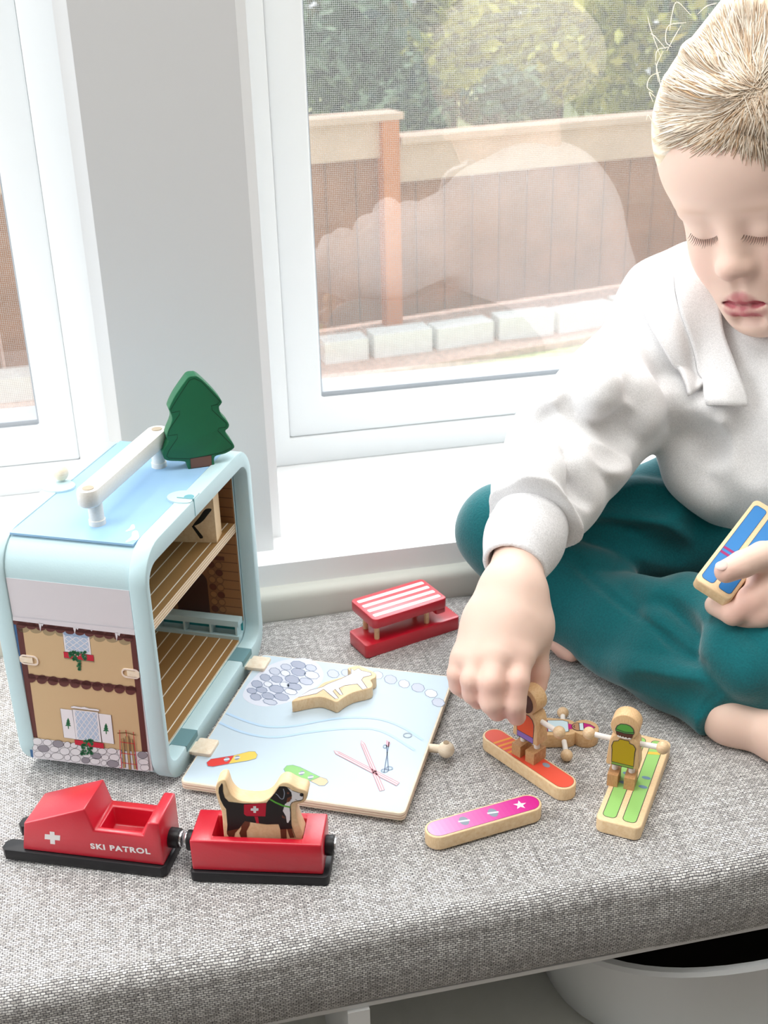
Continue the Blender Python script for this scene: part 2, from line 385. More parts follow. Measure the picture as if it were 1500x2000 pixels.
def cushion():
    yb, yf, zt, zb, r = .8646, .5000, 0.0, -.0545, .013
    prof = [(yb, zb)] + [(yb - .003 + .003 * cos(radians(a)), zt - .003 + .003 * sin(radians(a))) for a in range(0, 91, 30)]
    prof += [(yb - .003 - (yb - .003 - yf - r) * k / 40, zt) for k in range(1, 40)]
    prof += [(yf + r - r * sin(radians(a)), zt - r + r * cos(radians(a))) for a in range(0, 91, 10)]
    prof += [(yf - .002 * sin(pi * k / 8), zt - r - (zt - r - zb - .006) * k / 8) for k in range(1, 8)]
    prof += [(yf + .006 - .006 * cos(radians(a)), zb + .006 - .006 * sin(radians(a))) for a in range(0, 91, 30)]
    bm = bmesh.new(); uvl = bm.loops.layers.uv.new('UVMap')
    xs = np.linspace(-.75, 1.0, 150); rnd = np.random.default_rng(3)
    s = [0]
    for i in range(1, len(prof)): s.append(s[-1] + math.dist(prof[i], prof[i - 1]))
    ph = rnd.uniform(0, 6, 12); G = []
    for x in xs:
        row = []
        for (y, z) in prof:
            q = .0007 * (sin(23 * x + 11 * y + ph[0]) + sin(41 * x - 17 * y + ph[1]) * .6)
            qy = .0011 * (sin(19 * x + ph[2]) + .6 * sin(47 * x + ph[3])) if y < .52 else 0
            row.append(bm.verts.new((x, y + qy * (1 if z < -.004 else .5), z + (q - .0006 if z > -.03 and y > .515 else 0))))
        G.append(row)
    for i in range(len(xs) - 1):
        for j in range(len(prof) - 1):
            f = bm.faces.new([G[i][j], G[i][j + 1], G[i + 1][j + 1], G[i + 1][j]])
            for l, (a, b) in zip(f.loops, ((i, j), (i, j + 1), (i + 1, j + 1), (i + 1, j))): l[uvl].uv = (xs[a], s[b])
    for i in range(len(xs) - 1):
        bm.faces.new([G[i][0], G[i + 1][0], G[i + 1][-1], G[i][-1]])
    bm.faces.new([v for v in G[0]]); bm.faces.new([v for v in G[-1]][::-1])
    return bm
cu = link('seat_cushion', cushion(), weave(), fr=Wf, ang=60)
tag(cu, 'long flat grey tweed seat cushion on the white window bench', 'cushion')
bench = empty('window_bench', Fr(Wf.w((.2, .68, -.45)), WB), 'white window bench under the tweed cushion, with open compartments below', 'bench')
inner_m = mat('shelf_white', '#e9eae4', .5)
link('seat_board', box(-.75, 1.0, .5045, .862, -.0592, -.0560, .0008), white, bench, fr=Wf)
tl = Wf.l(onplane(700, 1990, Wf.o + Wf.y * .502, Wf.y))[0]
link('divider', box(tl - .006, tl + .007, .502, .860, -.448, -.0592, .001), white, bench, fr=Wf)
link('end_panel', box(-.75, -.735, .502, .860, -.448, -.0592, .001), white, bench, fr=Wf)
link('end_panel', box(.985, 1.0, .502, .860, -.448, -.0592, .001), white, bench, fr=Wf)
link('back_panel', box(-.735, .985, .850, .860, -.448, -.0592), inner_m, bench, fr=Wf)
link('bottom_board', box(-.735, .985, .502, .850, -.196, -.181, .001), inner_m, bench, fr=Wf)
# storage tub pushed into the right compartment
def tub():
    cx, cy, zt = 0, 0, 0
    prof = [(.80, -.085), (.84, -.08), (.97, -.012), (1.0, -.004), (1.012, 0), (1.0, .003), (.965, .003), (.95, -.004), (.93, -.02), (.80, -.075), (.0, -.077)]
    bm = bmesh.new(); n = 64; rings = []
    ax, ay = .150, .110
    for (k, z) in prof:
        ring = []
        for q in range(n):
            a = 2 * pi * q / n; e = 2 / 2.6
            c, s_ = cos(a), sin(a)
            ring.append(bm.verts.new((k * ax * math.copysign(abs(c) ** e, c), k * ay * math.copysign(abs(s_) ** e, s_), z)))
        rings.append(ring)
    for i in range(len(rings) - 1):
        for q in range(n): bm.faces.new([rings[i][q], rings[i][(q + 1) % n], rings[i + 1][(q + 1) % n], rings[i + 1][q]])
    bm.faces.new(rings[0][::-1])
    return bm
tubf = Fr(Wf.w((.365, .615, -.094)), WB)
tubo = link('storage_tub', tub(), mat('white_plastic', '#e9ecef', .4), fr=tubf); tag(tubo, 'round cornered white plastic tub with a dark inside under the bench', 'tub')
# dark brown sheet over the inner faces of the tub
def tub_inside():
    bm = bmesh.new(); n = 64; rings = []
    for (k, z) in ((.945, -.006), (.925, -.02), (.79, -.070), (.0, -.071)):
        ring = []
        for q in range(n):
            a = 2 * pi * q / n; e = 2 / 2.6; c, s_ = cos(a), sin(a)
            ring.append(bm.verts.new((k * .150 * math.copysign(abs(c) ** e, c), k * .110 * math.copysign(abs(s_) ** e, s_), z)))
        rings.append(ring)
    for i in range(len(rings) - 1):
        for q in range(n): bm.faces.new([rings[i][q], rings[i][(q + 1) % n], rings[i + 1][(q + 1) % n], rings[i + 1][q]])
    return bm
link('inner_surface', tub_inside(), mat('dark_brown_inside', '#2e2826', .9), tubo)

# ================================================================== OUTDOORS
ZG = -.9
rnd = random.Random(5)
grass_m = mat('dry_grass', '#cdd1a0', .95, var=.25, vscale=25)
soil_m = mat('mulch_soil', '#dcbcae', .95, var=.2, vscale=40)
g = link('ground', box(-8, 9, 1.3, 14, ZG - .3, ZG - .02), grass_m, fr=Wf); struct(g)
FA = radians(24); Ff = Fr((-.043, 4.356, ZG), FA)       # x along the blocks
sb = link('planting_bed', box(-3.5, 5, -.16, 2.0, -.03, .004), soil_m, fr=Ff); struct(sb)
blk_m = mat('pale_concrete', '#fbf8f5', .9, bump=.4, bscale=80, var=.08, vscale=30)
edges = [onz(u, v, ZG) for u, v in ((630, 715), (727, 703), (851, 687), (970, 668), (1088, 655), (1208, 634), (1335, 612))]
names = ['leftmost in the right window', 'second from left in the right window', 'third from left in the right window', 'fourth from left in the right window',
         'fifth from left in the right window', 'last one before the shoulder of the child']
for i in range(6):
    a, b = edges[i], edges[i + 1]; d = b - a; L = float(np.linalg.norm(d)); an = math.atan2(d[1], d[0])
    o = link('concrete_block', box(.012, L - .014, 0, .10, 0, .088 + .006 * (i % 2), .014, 3), blk_m, fr=Fr(a, an))
    tag(o, 'pale concrete edging block, ' + names[i], 'block', 'concrete blocks along the fence')
a = onz(-90, 800, ZG); b = onz(66, 783, ZG); d = b - a
o = link('concrete_block', box(0, float(np.linalg.norm(d)), 0, .13, 0, .09, .014, 3), blk_m, fr=Fr(a, math.atan2(d[1], d[0]))); tag(o, 'pale concrete edging block seen alone through the left window', 'block', 'concrete blocks along the fence')
# fence
fo = Ff.w((0, .42, 0)); Fe = Fr(fo, FA)
ft = Fe.l(onplane(760, 277, fo, Fe.y))[2]; ft2 = Fe.l(onplane(680, 235, fo, Fe.y))[2]; xp = Fe.l(onplane(756, 450, fo, Fe.y))[0]
fe = empty('board_fence', Fe, 'brown board fence with pale top rails behind the concrete blocks', 'fence')
fb = mat('brown_fence_boards', '#a06f52', .9, var=.18, vscale=6); fp = mat('orange_brown_post', '#d0814e', .8, var=.1, vscale=8); fr_m = mat('weathered_top_rail', '#d6b9a6', .8, var=.08, vscale=8)
for k in range(-16, 26):
    x0 = xp + .13 * k; hgt = ft2 if k < 0 else ft
    link('board', box(x0 + .003, x0 + .127, .0, .02, .02, hgt - .02 - rnd.random() * .004, .002, 1), fb, fe)
for k, xx in enumerate((xp - 1.9, xp, xp + 2.0)):
    link('post', box(xx - .035, xx + .035, -.06, -.002, 0, (ft2 if k < 2 else ft), .004), fp, fe)
for nm, x0, x1, z0, z1, y0 in (('top_rail', xp - 2.2, xp - .036, ft2 - .145, ft2 - .005, -.03), ('top_rail', xp + .036, xp + 3.3, ft - .155, ft - .005, -.03),
                          ('cap_board', xp - 2.2, xp + .05, ft2 - .004, ft2 + .022, -.07), ('cap_board', xp + .04, xp + 3.3, ft - .004, ft + .022, -.07)):
    link(nm, box(x0, x1, y0, y0 + .028 if nm == 'top_rail' else .06, z0, z1, .003), fr_m, fe)
# shrubs and trees beyond the fence
def foliage_mat(name, c1, c2):
    m = bpy.data.materials.new(name); m.use_nodes = True; nt = m.node_tree; b = nt.nodes['Principled BSDF']; b.inputs['Roughness'].default_value = .6
    at = nt.nodes.new('ShaderNodeAttribute'); at.attribute_name = 'tone'; r = nt.nodes.new('ShaderNodeValToRGB')
    r.color_ramp.elements[0].color = (*lin(c1), 1); r.color_ramp.elements[1].color = (*lin(c2), 1)
    nt.links.new(at.outputs['Fac'], r.inputs[0]); nt.links.new(r.outputs[0], b.inputs['Base Color']); return m
FOL = {'d': foliage_mat('dark_green_leaves', '#23433f', '#7f9a78'), 'y': foliage_mat('yellow_green_leaves', '#4d5a34', '#d6d873'), 'o': foliage_mat('olive_leaves', '#3f4234', '#a5a67c')}
bark = mat('grey_brown_bark', '#6d5f52', .9, bump=.5, bscale=30)
def shrub(name, u, v, dep, rad, hfac, key, label, n=2600, leaf=.05, seed=1):
    R = np.random.default_rng(seed); c = atdepth(u, v, dep); zb = ZG
    e = empty(name, Fr((c[0], c[1], zb)), label, 'shrub' if 'shrub' in name else 'tree', 'greenery beyond the fence')
    link('trunk', tube([(0, 0, 0), (.03, 0, (c[2] - zb) * .5), (0, .02, c[2] - zb)], [.05, .04, .015], 8), bark, e)
    cl = [(R.normal(0, 1, 3) * A(rad * .42, rad * .42, rad * .42 * hfac), rad * R.uniform(.22, .42)) for _ in range(26)]
    V, Fc, T = [], [], []
    for i in range(n):
        cc, cr = cl[i % len(cl)]; d = R.normal(0, 1, 3); d /= np.linalg.norm(d); p = cc + d * cr * R.uniform(.6, 1) + A(0, 0, c[2] - zb)
        nrm = d + R.normal(0, .6, 3); nrm /= np.linalg.norm(nrm); a = np.cross(nrm, R.normal(0, 1, 3)); a /= np.linalg.norm(a); b = np.cross(nrm, a)
        s = leaf * R.uniform(.6, 1.4); k = len(V)
        V += [p - a * s, p + b * s * .45, p + a * s, p - b * s * .45]; Fc.append((k, k + 1, k + 2, k + 3)); T += [float(np.clip(R.normal(.5, .28) + .15 * (i % len(cl)) / len(cl), 0, 1))] * 4
    me = bpy.data.meshes.new('foliage'); me.from_pydata([tuple(q) for q in V], [], Fc); at = me.attributes.new('tone', 'FLOAT', 'POINT'); at.data.foreach_set('value', T)
    me.materials.append(FOL[key]); o = bpy.data.objects.new('foliage', me); COL.objects.link(o); place(o, None, e); o['kind'] = 'stuff'
    return e
shrub('leafy_tree', 680, 120, 7.0, .62, .9, 'd', 'dark blue-green tree at the left edge of the right window', 3200, .05, 1)
shrub('leafy_tree', 875, 80, 8.2, .62, .9, 'o', 'olive grey tree behind the middle of the right window', 3200, .05, 2)
shrub('leafy_tree', 1085, 40, 7.2, .62, .9, 'y', 'yellow-green tree with bright sunlit leaves left of the child\'s head', 3200, .05, 3)
shrub('leafy_tree', 1275, 130, 8.3, .62, .9, 'y', 'yellow-green bush right beside the child\'s hair', 2400, .045, 4)
shrub('leafy_tree', 1440, 60, 7.2, .6, .9, 'd', 'dark green tree hidden behind the child\'s head', 2000, .05, 5)
shrub('low_shrub', 1010, 205, 6.5, .28, .8, 'd', 'low dark shrub just above the fence rail in mid window', 1600, .04, 6)
shrub('low_shrub', 800, 205, 6.5, .28, .8, 'd', 'low blue-green shrub behind the step in the fence', 1600, .04, 7)
# tall hedge further back closes the view
bm = bmesh.new(); R = np.random.default_rng(9); V, Fc, T = [], [], []
Hf = Fr(atdepth(950, 60, 12.0) * A(1, 1, 0) + A(0, 0, ZG), FA)
for i in range(9000):
    p = A(R.uniform(-4.6, 5.2), R.normal(0, .25), R.uniform(.2, 3.6)); nrm = R.normal(0, 1, 3); nrm /= np.linalg.norm(nrm); a = np.cross(nrm, R.normal(0, 1, 3)); a /= np.linalg.norm(a); b = np.cross(nrm, a)
    s = .1 * R.uniform(.6, 1.5); k = len(V); V += [p - a * s, p + b * s * .5, p + a * s, p - b * s * .5]; Fc.append((k, k + 1, k + 2, k + 3)); T += [float(np.clip(R.normal(.45, .3), 0, 1))] * 4
me = bpy.data.meshes.new('hedge'); me.from_pydata([tuple(q) for q in V], [], Fc); at = me.attributes.new('tone', 'FLOAT', 'POINT'); at.data.foreach_set('value', T); me.materials.append(FOL['o'])
o = bpy.data.objects.new('hedge', me); COL.objects.link(o); place(o, Hf); tag(o, 'tall mixed hedge at the far back beyond fence and trees', 'hedge', None, 'stuff')

# ================================================================== TOYS
aqua = mat('pale_aqua_plastic', '#c3dee4', .5, bump=.12, bscale=900)
birch = wood('pale_birch_ply', '#e9d6bc', '#f3e6d2', (30, 30, 160), .5)
beech = wood('light_beech_wood', '#e6c394', '#f2d6ae', (40, 320, 40), .45)
beech2 = wood('beech_wood_figure', '#d6aa7a', '#e6c294', (300, 60, 30), .45)
beechd = wood('beech_wood_block', '#b98758', '#d0a274', (300, 60, 60), .5)
maple = wood('maple_wood', '#d8b48c', '#e6cba6', (60, 60, 200), .35)
red = mat('glossy_red_paint', '#c80e2b', .36, bump=.1, bscale=700, spec=.6, Coat_Weight=.6, Coat_Roughness=.28)
blackp = mat('satin_black_paint', '#17171b', .4)
steel = mat('bright_steel', '#d9d9dc', .22, Metallic=1.0)
P = lambda h, r=.5: mat('print_' + h.strip('#'), h, r)
INK = P('#33303a')
def zm(ox, oy, sc): return lambda x, y: (ox + x / sc, oy + y / sc)
def star(cx, cy, r1, r2, n, a0=-90):
    return [(cx + (r1 if k % 2 == 0 else r2) * cos(radians(a0 + 180 * k / n)), cy + (r1 if k % 2 == 0 else r2) * sin(radians(a0 + 180 * k / n))) for k in range(2 * n)]
def ell(cx, cy, a, b, n=20, rot=0):
    return [(cx + a * cos(2 * pi * k / n) * cos(rot) - b * sin(2 * pi * k / n) * sin(rot), cy + a * cos(2 * pi * k / n) * sin(rot) + b * sin(2 * pi * k / n) * cos(rot)) for k in range(n)]

# ------------------------------------------------------------------ toy house
Hf = Fr(A(-.1459, .6395, 0), radians(-14.9))
house = empty('toy_house', Hf, 'pale aqua toy ski lodge case, open on its right side, with carry handle', 'toy house')
OUT = rrect(0, .186, 0, .177, .024, 8); INN = rrect(.0055, .178, .0165, .164, .012, 8)
link('frame_ring', ring_prism(OUT, INN, 'x', -.012, 0, .0012), aqua, house, ang=40)
link('frame_ring', ring_prism(OUT, rrect(.0095, .1765, .0165, .166, .014, 8), 'x', -.109, -.097, .0012), aqua, house, ang=40)
link('body_shell', ring_prism(rrect(.0012, .1848, .0012, .1758, .0232, 8), rrect(.0085, .1765, .0165, .166, .014, 8), 'x', -.0968, -.0122), aqua, house, ang=40)
link('back_door', box(-.1075, -.0985, .0100, .1760, .0170, .1655, .001), birch, house)
for (uu, r_) in ((-.0075, .0125), (-.1010, .0125)):
    lob = [(uu + r_ * cos(a), .084 + r_ * .8 * sin(a)) for a in np.linspace(0, 2 * pi, 28, endpoint=False)]
    lob = [(min(max(x, -.1085), -.0005), y) for x, y in lob]
    link('latch_lobe', prism(lob, 'z', .1745, .1778, .0006), aqua, house)
link('latch_hole', lathe([(.0034, 0), (.0034, .0003)], 18, (-.0045, .0835, .1777)), P('#6fa9b4'), house)
link('frame_slit', box(-.0119, .0002, .0803, .0811, .1655, .1782), P('#7fb2ba'), house)
link('latch_knob', sphere((-.1015, .0915, .1835), .0052, 18), birch, house)
# facade
lav = P('#dcd8de', .55)
link('facade_panel', box(-.0967, -.0123, .0010, .0030, .0146, .1506, .0002), lav, house)
Z8 = zm(10, 1200, 5.172)
fp_ = Print(lambda x, y: Hf.px(*Z8(x, y), 'y', .0009), (0, -1, 0), .00003, .0001)
tan, brn, drk, gry = P('#cdb088', .55), P('#5e2f2c', .55), P('#a08d6c', .55), P('#8f8a93', .55)
blu, wht, redp, grn = P('#b3c4dc', .55), P('#e9e6ec', .55), P('#c01232', .5), P('#1f6b42', .55)
fp_.poly(tan, [(150, 85), (1290, 225), (1400, 1400), (300, 1260)])
fp_.up(); fp_.poly(P('#3f6a99'), [(84, 90), (112, 95), (290, 1445), (262, 1440)])
fp_.poly(brn, [(108, 95), (172, 102), (330, 1245), (275, 1236)]); fp_.poly(brn, [(1262, 232), (1318, 240), (1441, 1392), (1384, 1384)])
# upper trim: shadow scallops, brown band, snow icicles
for k in range(9):
    x = 190 + 128 * k; y = 150 + (x - 190) * .122
    fp_.poly(drk, ell(x, y - 16, 66, 42 if k % 2 else 50, 18))
fp_.up()
# windows
def lattice(q, n):
    (ax, ay), (bx, by), (cx, cy), (dx, dy) = q
    pt = lambda s, t: ((ax * (1 - s) + bx * s) * (1 - t) + (dx * (1 - s) + cx * s) * t, (ay * (1 - s) + by * s) * (1 - t) + (dy * (1 - s) + cy * s) * t)
    for k in range(1, 2 * n):
        s = k / n
        a = (min(s, 1), max(0, s - 1)); b = (max(0, s - 1), min(s, 1)); fp_.line(wht, [pt(*a), pt(*b)], .0005)
        a = (max(0, 1 - s), max(0, s - 1)); b = (min(1, 2 - s), min(s, 1)); fp_.line(wht, [pt(*a), pt(*b)], .0005)
fp_.shape(wht, [(580, 155), (848, 190), (872, 408), (604, 374)], INK, .0002); fp_.up()
q = [(598, 180), (832, 210), (852, 388), (618, 358)]; fp_.poly(blu, q); fp_.up(); lattice(q, 3); fp_.up()
for k in range(3): fp_.poly(P('#93a9c6'), ell(640 + 85 * k, 185 + 10 * k, 52, 32, 16))
fp_.up()
fp_.poly(brn, [(80, 55), (1312, 208), (1318, 250), (90, 98)])
for k in range(12):
    x = 170 + 98 * k; fp_.poly(brn, ell(x, 92 + (x - 170) * .124 + 10, 52, 36, 16))
fp_.up()
fp_.poly(lav, [(78, 20), (1310, 150), (1312, 208), (1100, 182), (870, 155), (700, 132), (380, 95), (80, 58)])
for x, y, l in ((355, 88, 82), (375, 90, 30), (703, 132, 64), (730, 135, 20), (872, 154, 14), (1126, 184, 84), (1150, 190, 30)):
    fp_.poly(lav, [(x - 17, y - 6), (x + 17, y - 2), (x + 4, y + l)])
# flower box up
fp_.up(); fp_.poly(drk, [(600, 436), (900, 474), (900, 484), (604, 446)]); fp_.shape(redp, [(592, 373), (893, 409), (899, 472), (598, 434)], INK, .00015)
fp_.up(2); rr = random.Random(4)
def leaves(cx, cy, w, h, n, sz):
    for _ in range(n):
        fp_.poly(grn, star(cx + rr.uniform(-w, w), cy + rr.uniform(-h, h), sz * rr.uniform(.8, 1.3), sz * .5, 5, rr.uniform(0, 360)))
leaves(740, 412, 88, 42, 34, 20); leaves(735, 490, 26, 26, 9, 16); leaves(745, 550, 18, 32, 7, 15)
for k in range(6): fp_.up(0); fp_.poly(wht, ell(680 + 26 * k, 405 + rr.uniform(-18, 24), 5, 5, 8))
# middle beam with scallops
fp_.poly(brn, [(232, 598), (1320, 733), (1322, 770), (240, 648)])
for k in range(10):
    x = 262 + 112 * k; fp_.poly(brn, ell(x, 640 + (x - 262) * .123, 53, 46, 16))
# lower window
fp_.shape(wht, [(558, 947), (680, 962), (722, 1258), (598, 1240)], INK, .00018); fp_.shape(wht, [(945, 996), (1072, 1012), (1104, 1306), (985, 1290)], INK, .00018)
fp_.up(2)
for cx, cy in ((640, 1095), (1022, 1148)):
    for k, (hh, ww) in enumerate(((0, 18), (22, 24), (44, 30))): fp_.poly(grn, [(cx, cy - 55 + hh), (cx + ww, cy - 18 + hh + 4), (cx - ww, cy - 18 + hh)])
    fp_.poly(grn, [(cx - 4, cy + 28), (cx + 6, cy + 29), (cx + 8, cy + 58), (cx - 1, cy + 57)])
fp_.shape(wht, [(682, 955), (942, 985), (978, 1288), (720, 1258)], INK, .00018); fp_.up(2)
q = [(708, 968), (925, 994), (955, 1276), (738, 1250)]; fp_.poly(blu, q); fp_.up(); lattice(q, 4); fp_.up()
fp_.shape(wht, [(668, 925), (700, 920), (770, 932), (805, 928), (850, 944), (925, 950), (955, 958), (950, 975), (900, 968), (800, 955), (720, 945), (670, 940)], INK, .00018, 0)
# stones
fp_.poly(P('#d6d3d9', .55), [(276, 1240), (560, 1275), (800, 1330), (1150, 1362), (1160, 1375), (1440, 1385), (1458, 1585), (290, 1445)])
fp_.up(2)
st = [(328, 1278, 50, 36, 0), (432, 1288, 44, 32, 0), (540, 1302, 56, 36, 1), (632, 1312, 34, 32, 0), (700, 1318, 36, 28, 0), (308, 1338, 26, 30, 0), (392, 1350, 58, 34, 1), (503, 1358, 45, 30, 0), (606, 1378, 50, 38, 0), (716, 1385, 52, 34, 0),
      (345, 1405, 48, 30, 0), (434, 1420, 32, 27, 0), (532, 1428, 62, 34, 0), (634, 1440, 32, 30, 0), (716, 1452, 50, 33, 0), (818, 1468, 42, 31, 1), (912, 1478, 50, 31, 0), (1003, 1495, 28, 27, 0), (1093, 1502, 60, 36, 1), (925, 1425, 50, 31, 1), (1015, 1440, 38, 28, 0), (1108, 1440, 52, 34, 0),
      (905, 1360, 32, 28, 0), (985, 1378, 44, 30, 0), (1082, 1375, 50, 30, 0), (1160, 1388, 22, 28, 0), (1392, 1415, 50, 36, 1), (1402, 1485, 52, 30, 0), (1415, 1542, 46, 32, 0), (1170, 1480, 20, 40, 0), (828, 1420, 40, 24, 0)]
for cx, cy, a, b, g_ in st: fp_.shape(gry if g_ else P('#dedbe0', .55), ell(cx, cy, a, b, 18, .12), INK, .00022)
fp_.up(2)
fp_.shape(redp, [(704, 1258), (998, 1295), (1002, 1350), (712, 1308)], INK, .00015); fp_.up(2)
leaves(826, 1290, 62, 28, 22, 17); leaves(828, 1365, 58, 42, 34, 17)
for k in range(7): fp_.poly(wht, ell(790 + 14 * k, 1345 + rr.uniform(-22, 60), 5, 5, 8))
# painted sled
fp_.up(); slat = P('#b08d5c', .55)
for pts in ([(1178, 1250), (1200, 1240), (1222, 1540), (1200, 1545)], [(1222, 1225), (1250, 1222), (1278, 1558), (1256, 1560)], [(1268, 1250), (1288, 1252), (1330, 1555), (1308, 1558)]): fp_.shape(slat, pts, INK, .0002)
fp_.up(2)
for pts in ([(1162, 1160), (1170, 1400), (1185, 1540)], [(1300, 1180), (1322, 1400), (1340, 1565)], [(1225, 1160), (1234, 1225)], [(1172, 1280), (1310, 1300)], [(1176, 1392), (1324, 1412)], [(1185, 1490), (1332, 1510)], [(1160, 1540), (1178, 1545), (1186, 1525)]): fp_.line(P('#c4182f'), pts, .0005)
fp_.line(P('#7a5a34'), [(1140, 1192), (1230, 1188), (1322, 1212)], .0009)
fp_.done('printed_facade', house, Hf)
# ply slots with shelf tenons on the facade
def slot(zx, zy, w_, h_, flip):
    c = Hf.px(*Z8(zx, zy), 'y', .0009)
    o = rrect(c[0] - w_ / 2, c[0] + w_ / 2, c[2] - h_ / 2, c[2] + h_ / 2, h_ * .45, 5); i = rrect(c[0] - w_ / 2 + .001, c[0] + w_ / 2 - .001, c[2] - h_ / 2 + .001, c[2] + h_ / 2 - .001, h_ * .35, 5)
    link('slot_rim', ring_prism(o, i, 'y', .0002, .004), P('#e8d8cb', .6), house)
    link('slot_hole', prism(i, 'y', .0012, .0016), P('#8f7353', .7), house)
    link('tenon', box(c[0] - w_ / 2 + (.0002 if not flip else .004), c[0] + w_ / 2 - (.004 if not flip else .0002), .0001, .003, c[2] - h_ * .27, c[2] + h_ * .27, .0006), birch, house)
slot(245, 458, .0135, .0072, False); slot(1270, 595, .0125, .0070, True)
# top
link('roof_panel', box(-.0967, -.0123, .0135, .172, .1748, .1762, .0002), P('#9dc5e9', .5), house)
Z1 = zm(0, 700, 2.727)
for pts in ([(668, 978), (700, 950), (705, 925), (730, 918), (740, 945), (735, 965), (710, 968), (690, 975)], [(668, 922), (690, 905), (700, 888), (714, 886), (718, 905), (700, 915)]):
    tp = Print(lambda x, y: Hf.px(*Z1(x, y), 'z', .1762), (0, 0, 1), .00004, .0001); tp.poly(P('#f2f6fa'), pts, 3); tp.done('printed_snow', house, Hf)
# handle
cream = wood('cream_white_wood', '#e9e5de', '#f1eee9', (60, 60, 200), .5)
hb = rrect(-.0073, .0073, -.060, .059, .0072, 8)
bm = bmesh.new(); N_ = len(hb); rings = []
for (k, z) in ((.84, .1915), (1, .1930), (1, .2005), (.92, .2025)): rings.append([bm.verts.new((-.0485 + x * k, .085 + math.copysign(abs(y) - .0065 * (1 - k), y), z)) for x, y in hb])
dip = rrect(-.0035, .0035, -.045, .045, .0034, 8)
r2 = [bm.verts.new((-.0485 + x, .085 + y, .2023)) for x, y in dip]; r3 = [bm.verts.new((-.0485 + x * .7, .085 + y * .97, .2008)) for x, y in dip]
rings += [r2, r3]
for i in range(len(rings) - 1):
    for k in range(N_): bm.faces.new([rings[i][k], rings[i][(k + 1) % N_], rings[i + 1][(k + 1) % N_], rings[i + 1][k]])
bm.faces.new(rings[0][::-1]); bm.faces.new(rings[-1])
hd_ = link('carry_handle', bm, cream, house, ang=50)
for v_ in (.0365, .1320):
    link('handle_post', lathe([(.0054, .1755), (.0054, .1795), (.0048, .180), (.0048, .1930)], 20, (-.0475, v_, 0)), cream, hd_)
    link('screw_hole', lathe([(.0036, 0), (.0036, .0004)], 16, (-.0485, .0325 if v_ < .09 else .1365, .2025)), P('#b9aa97', .8), hd_)
# inside
ib = P('#9a7445', .55); stripe = P('#efe6d6', .55)
def striped(name, z0, z1, u0, u1, v0, v1, m_edge, n=8, notch=False):
    o = [(u0, v0), (u1, v0), (u1, v1), (u0, v1)]
    if notch: o = [(u0, v0), (u1 - .030, v0), (u1 - .030, v0 + .009), (u1 - .012, v0 + .009), (u1 - .012, v0), (u1, v0), (u1, v1), (u0, v1)]
    b = link(name, prism(o, 'z', z0, z1 - .0001), m_edge, house, smooth=False)
    pr = Print(lambda x, y: A(x, y, z1), (0, 0, 1), .00004, .00004)
    oo = [(x, y) for x, y in o]; pr.poly(ib, oo); pr.up()
    for k in range(n):
        x = u0 + (u1 - u0) * (k + .5) / n
        y0 = v0 + .0105 if notch and u1 - .031 < x < u1 - .011 else v0
        pr.line(stripe, [(x, y0), (x, v1)], .0009)
    pr.done('printed_planks', b, Hf)
    return b
striped('house_floor', .0120, .0185, -.0965, -.0125, .0088, .1650, birch)
sh = striped('shelf', .1070, .1145, -.0965, -.0122, .0088, .1762, birch, 8, True)
for k in range(3): link('ply_layer', box(-.0960, -.01205, .0089, .1761, .1082 + .0022 * k, .1090 + .0022 * k), P('#c9ab84'), sh)
link('inner_far_wall', box(-.0965, -.0122, .1745, .1764, .030, .166), P('#8d6039', .6), house)
pw = Print(lambda x, z: A(x, .1745, z), (0, -1, 0), .00004, .0001)
rows = [.034 + .0078 * k for k in range(17)]
for z in rows: pw.line(P('#4f2d1a'), [(-.0963, z), (-.0124, z)], .0005)
for k, z in enumerate(rows[:-1]):
    for x in (-.03 - .011 * (k % 3), -.07 + .009 * (k % 4)): pw.line(P('#4f2d1a'), [(x, z), (x, z + .0078)], .0004)
pw.up(); dkb = P('#3c1d14')
pw.poly(P('#7b5030'), [(-.075, .034), (-.026, .034), (-.026, .082), (-.075, .082)]); pw.up()
pw.poly(P('#5a2f1f'), [(-.080, .082), (-.023, .082), (-.023, .0855), (-.080, .0855)])
pw.poly(dkb, [(-.066, .034)] + [(-.0525 + .0135 * cos(a), .062 + .010 * sin(a)) for a in np.linspace(pi, 0, 12)] + [(-.039, .034)])
for k in range(7):
    for j in range(2):
        x, z = -.0345 + .0063 * j, .0385 + .0065 * k
        pw.shape(P('#5a2c1c') if (k + j) % 3 == 0 else P('#8d6039', .6), ell(x, z, .0029, .0028, 12), dkb, .0003)
for k in range(6): pw.shape(P('#8d6039', .6), ell(-.0665 + .0055 * k, .0775, .0027, .0028, 12), dkb, .0003)
pw.done('printed_fireplace', house, Hf)
teal = P('#2f9aa0', .5)
link('tray_back', box(-.0965, -.0122, .1735, .1744, .0180, .0335), teal, house)
link('tray_rail', box(-.0965, -.0122, .1650, .1740, .0295, .0345, .0006), aqua, house)
link('tray_rail', box(-.0965, -.0122, .1640, .1670, .0165, .0215, .0006), aqua, house)
for x in (-.080, -.058, -.036, -.0145): link('tray_divider', box(x - .0008, x + .0008, .1652, .1738, .0190, .0300), aqua, house)
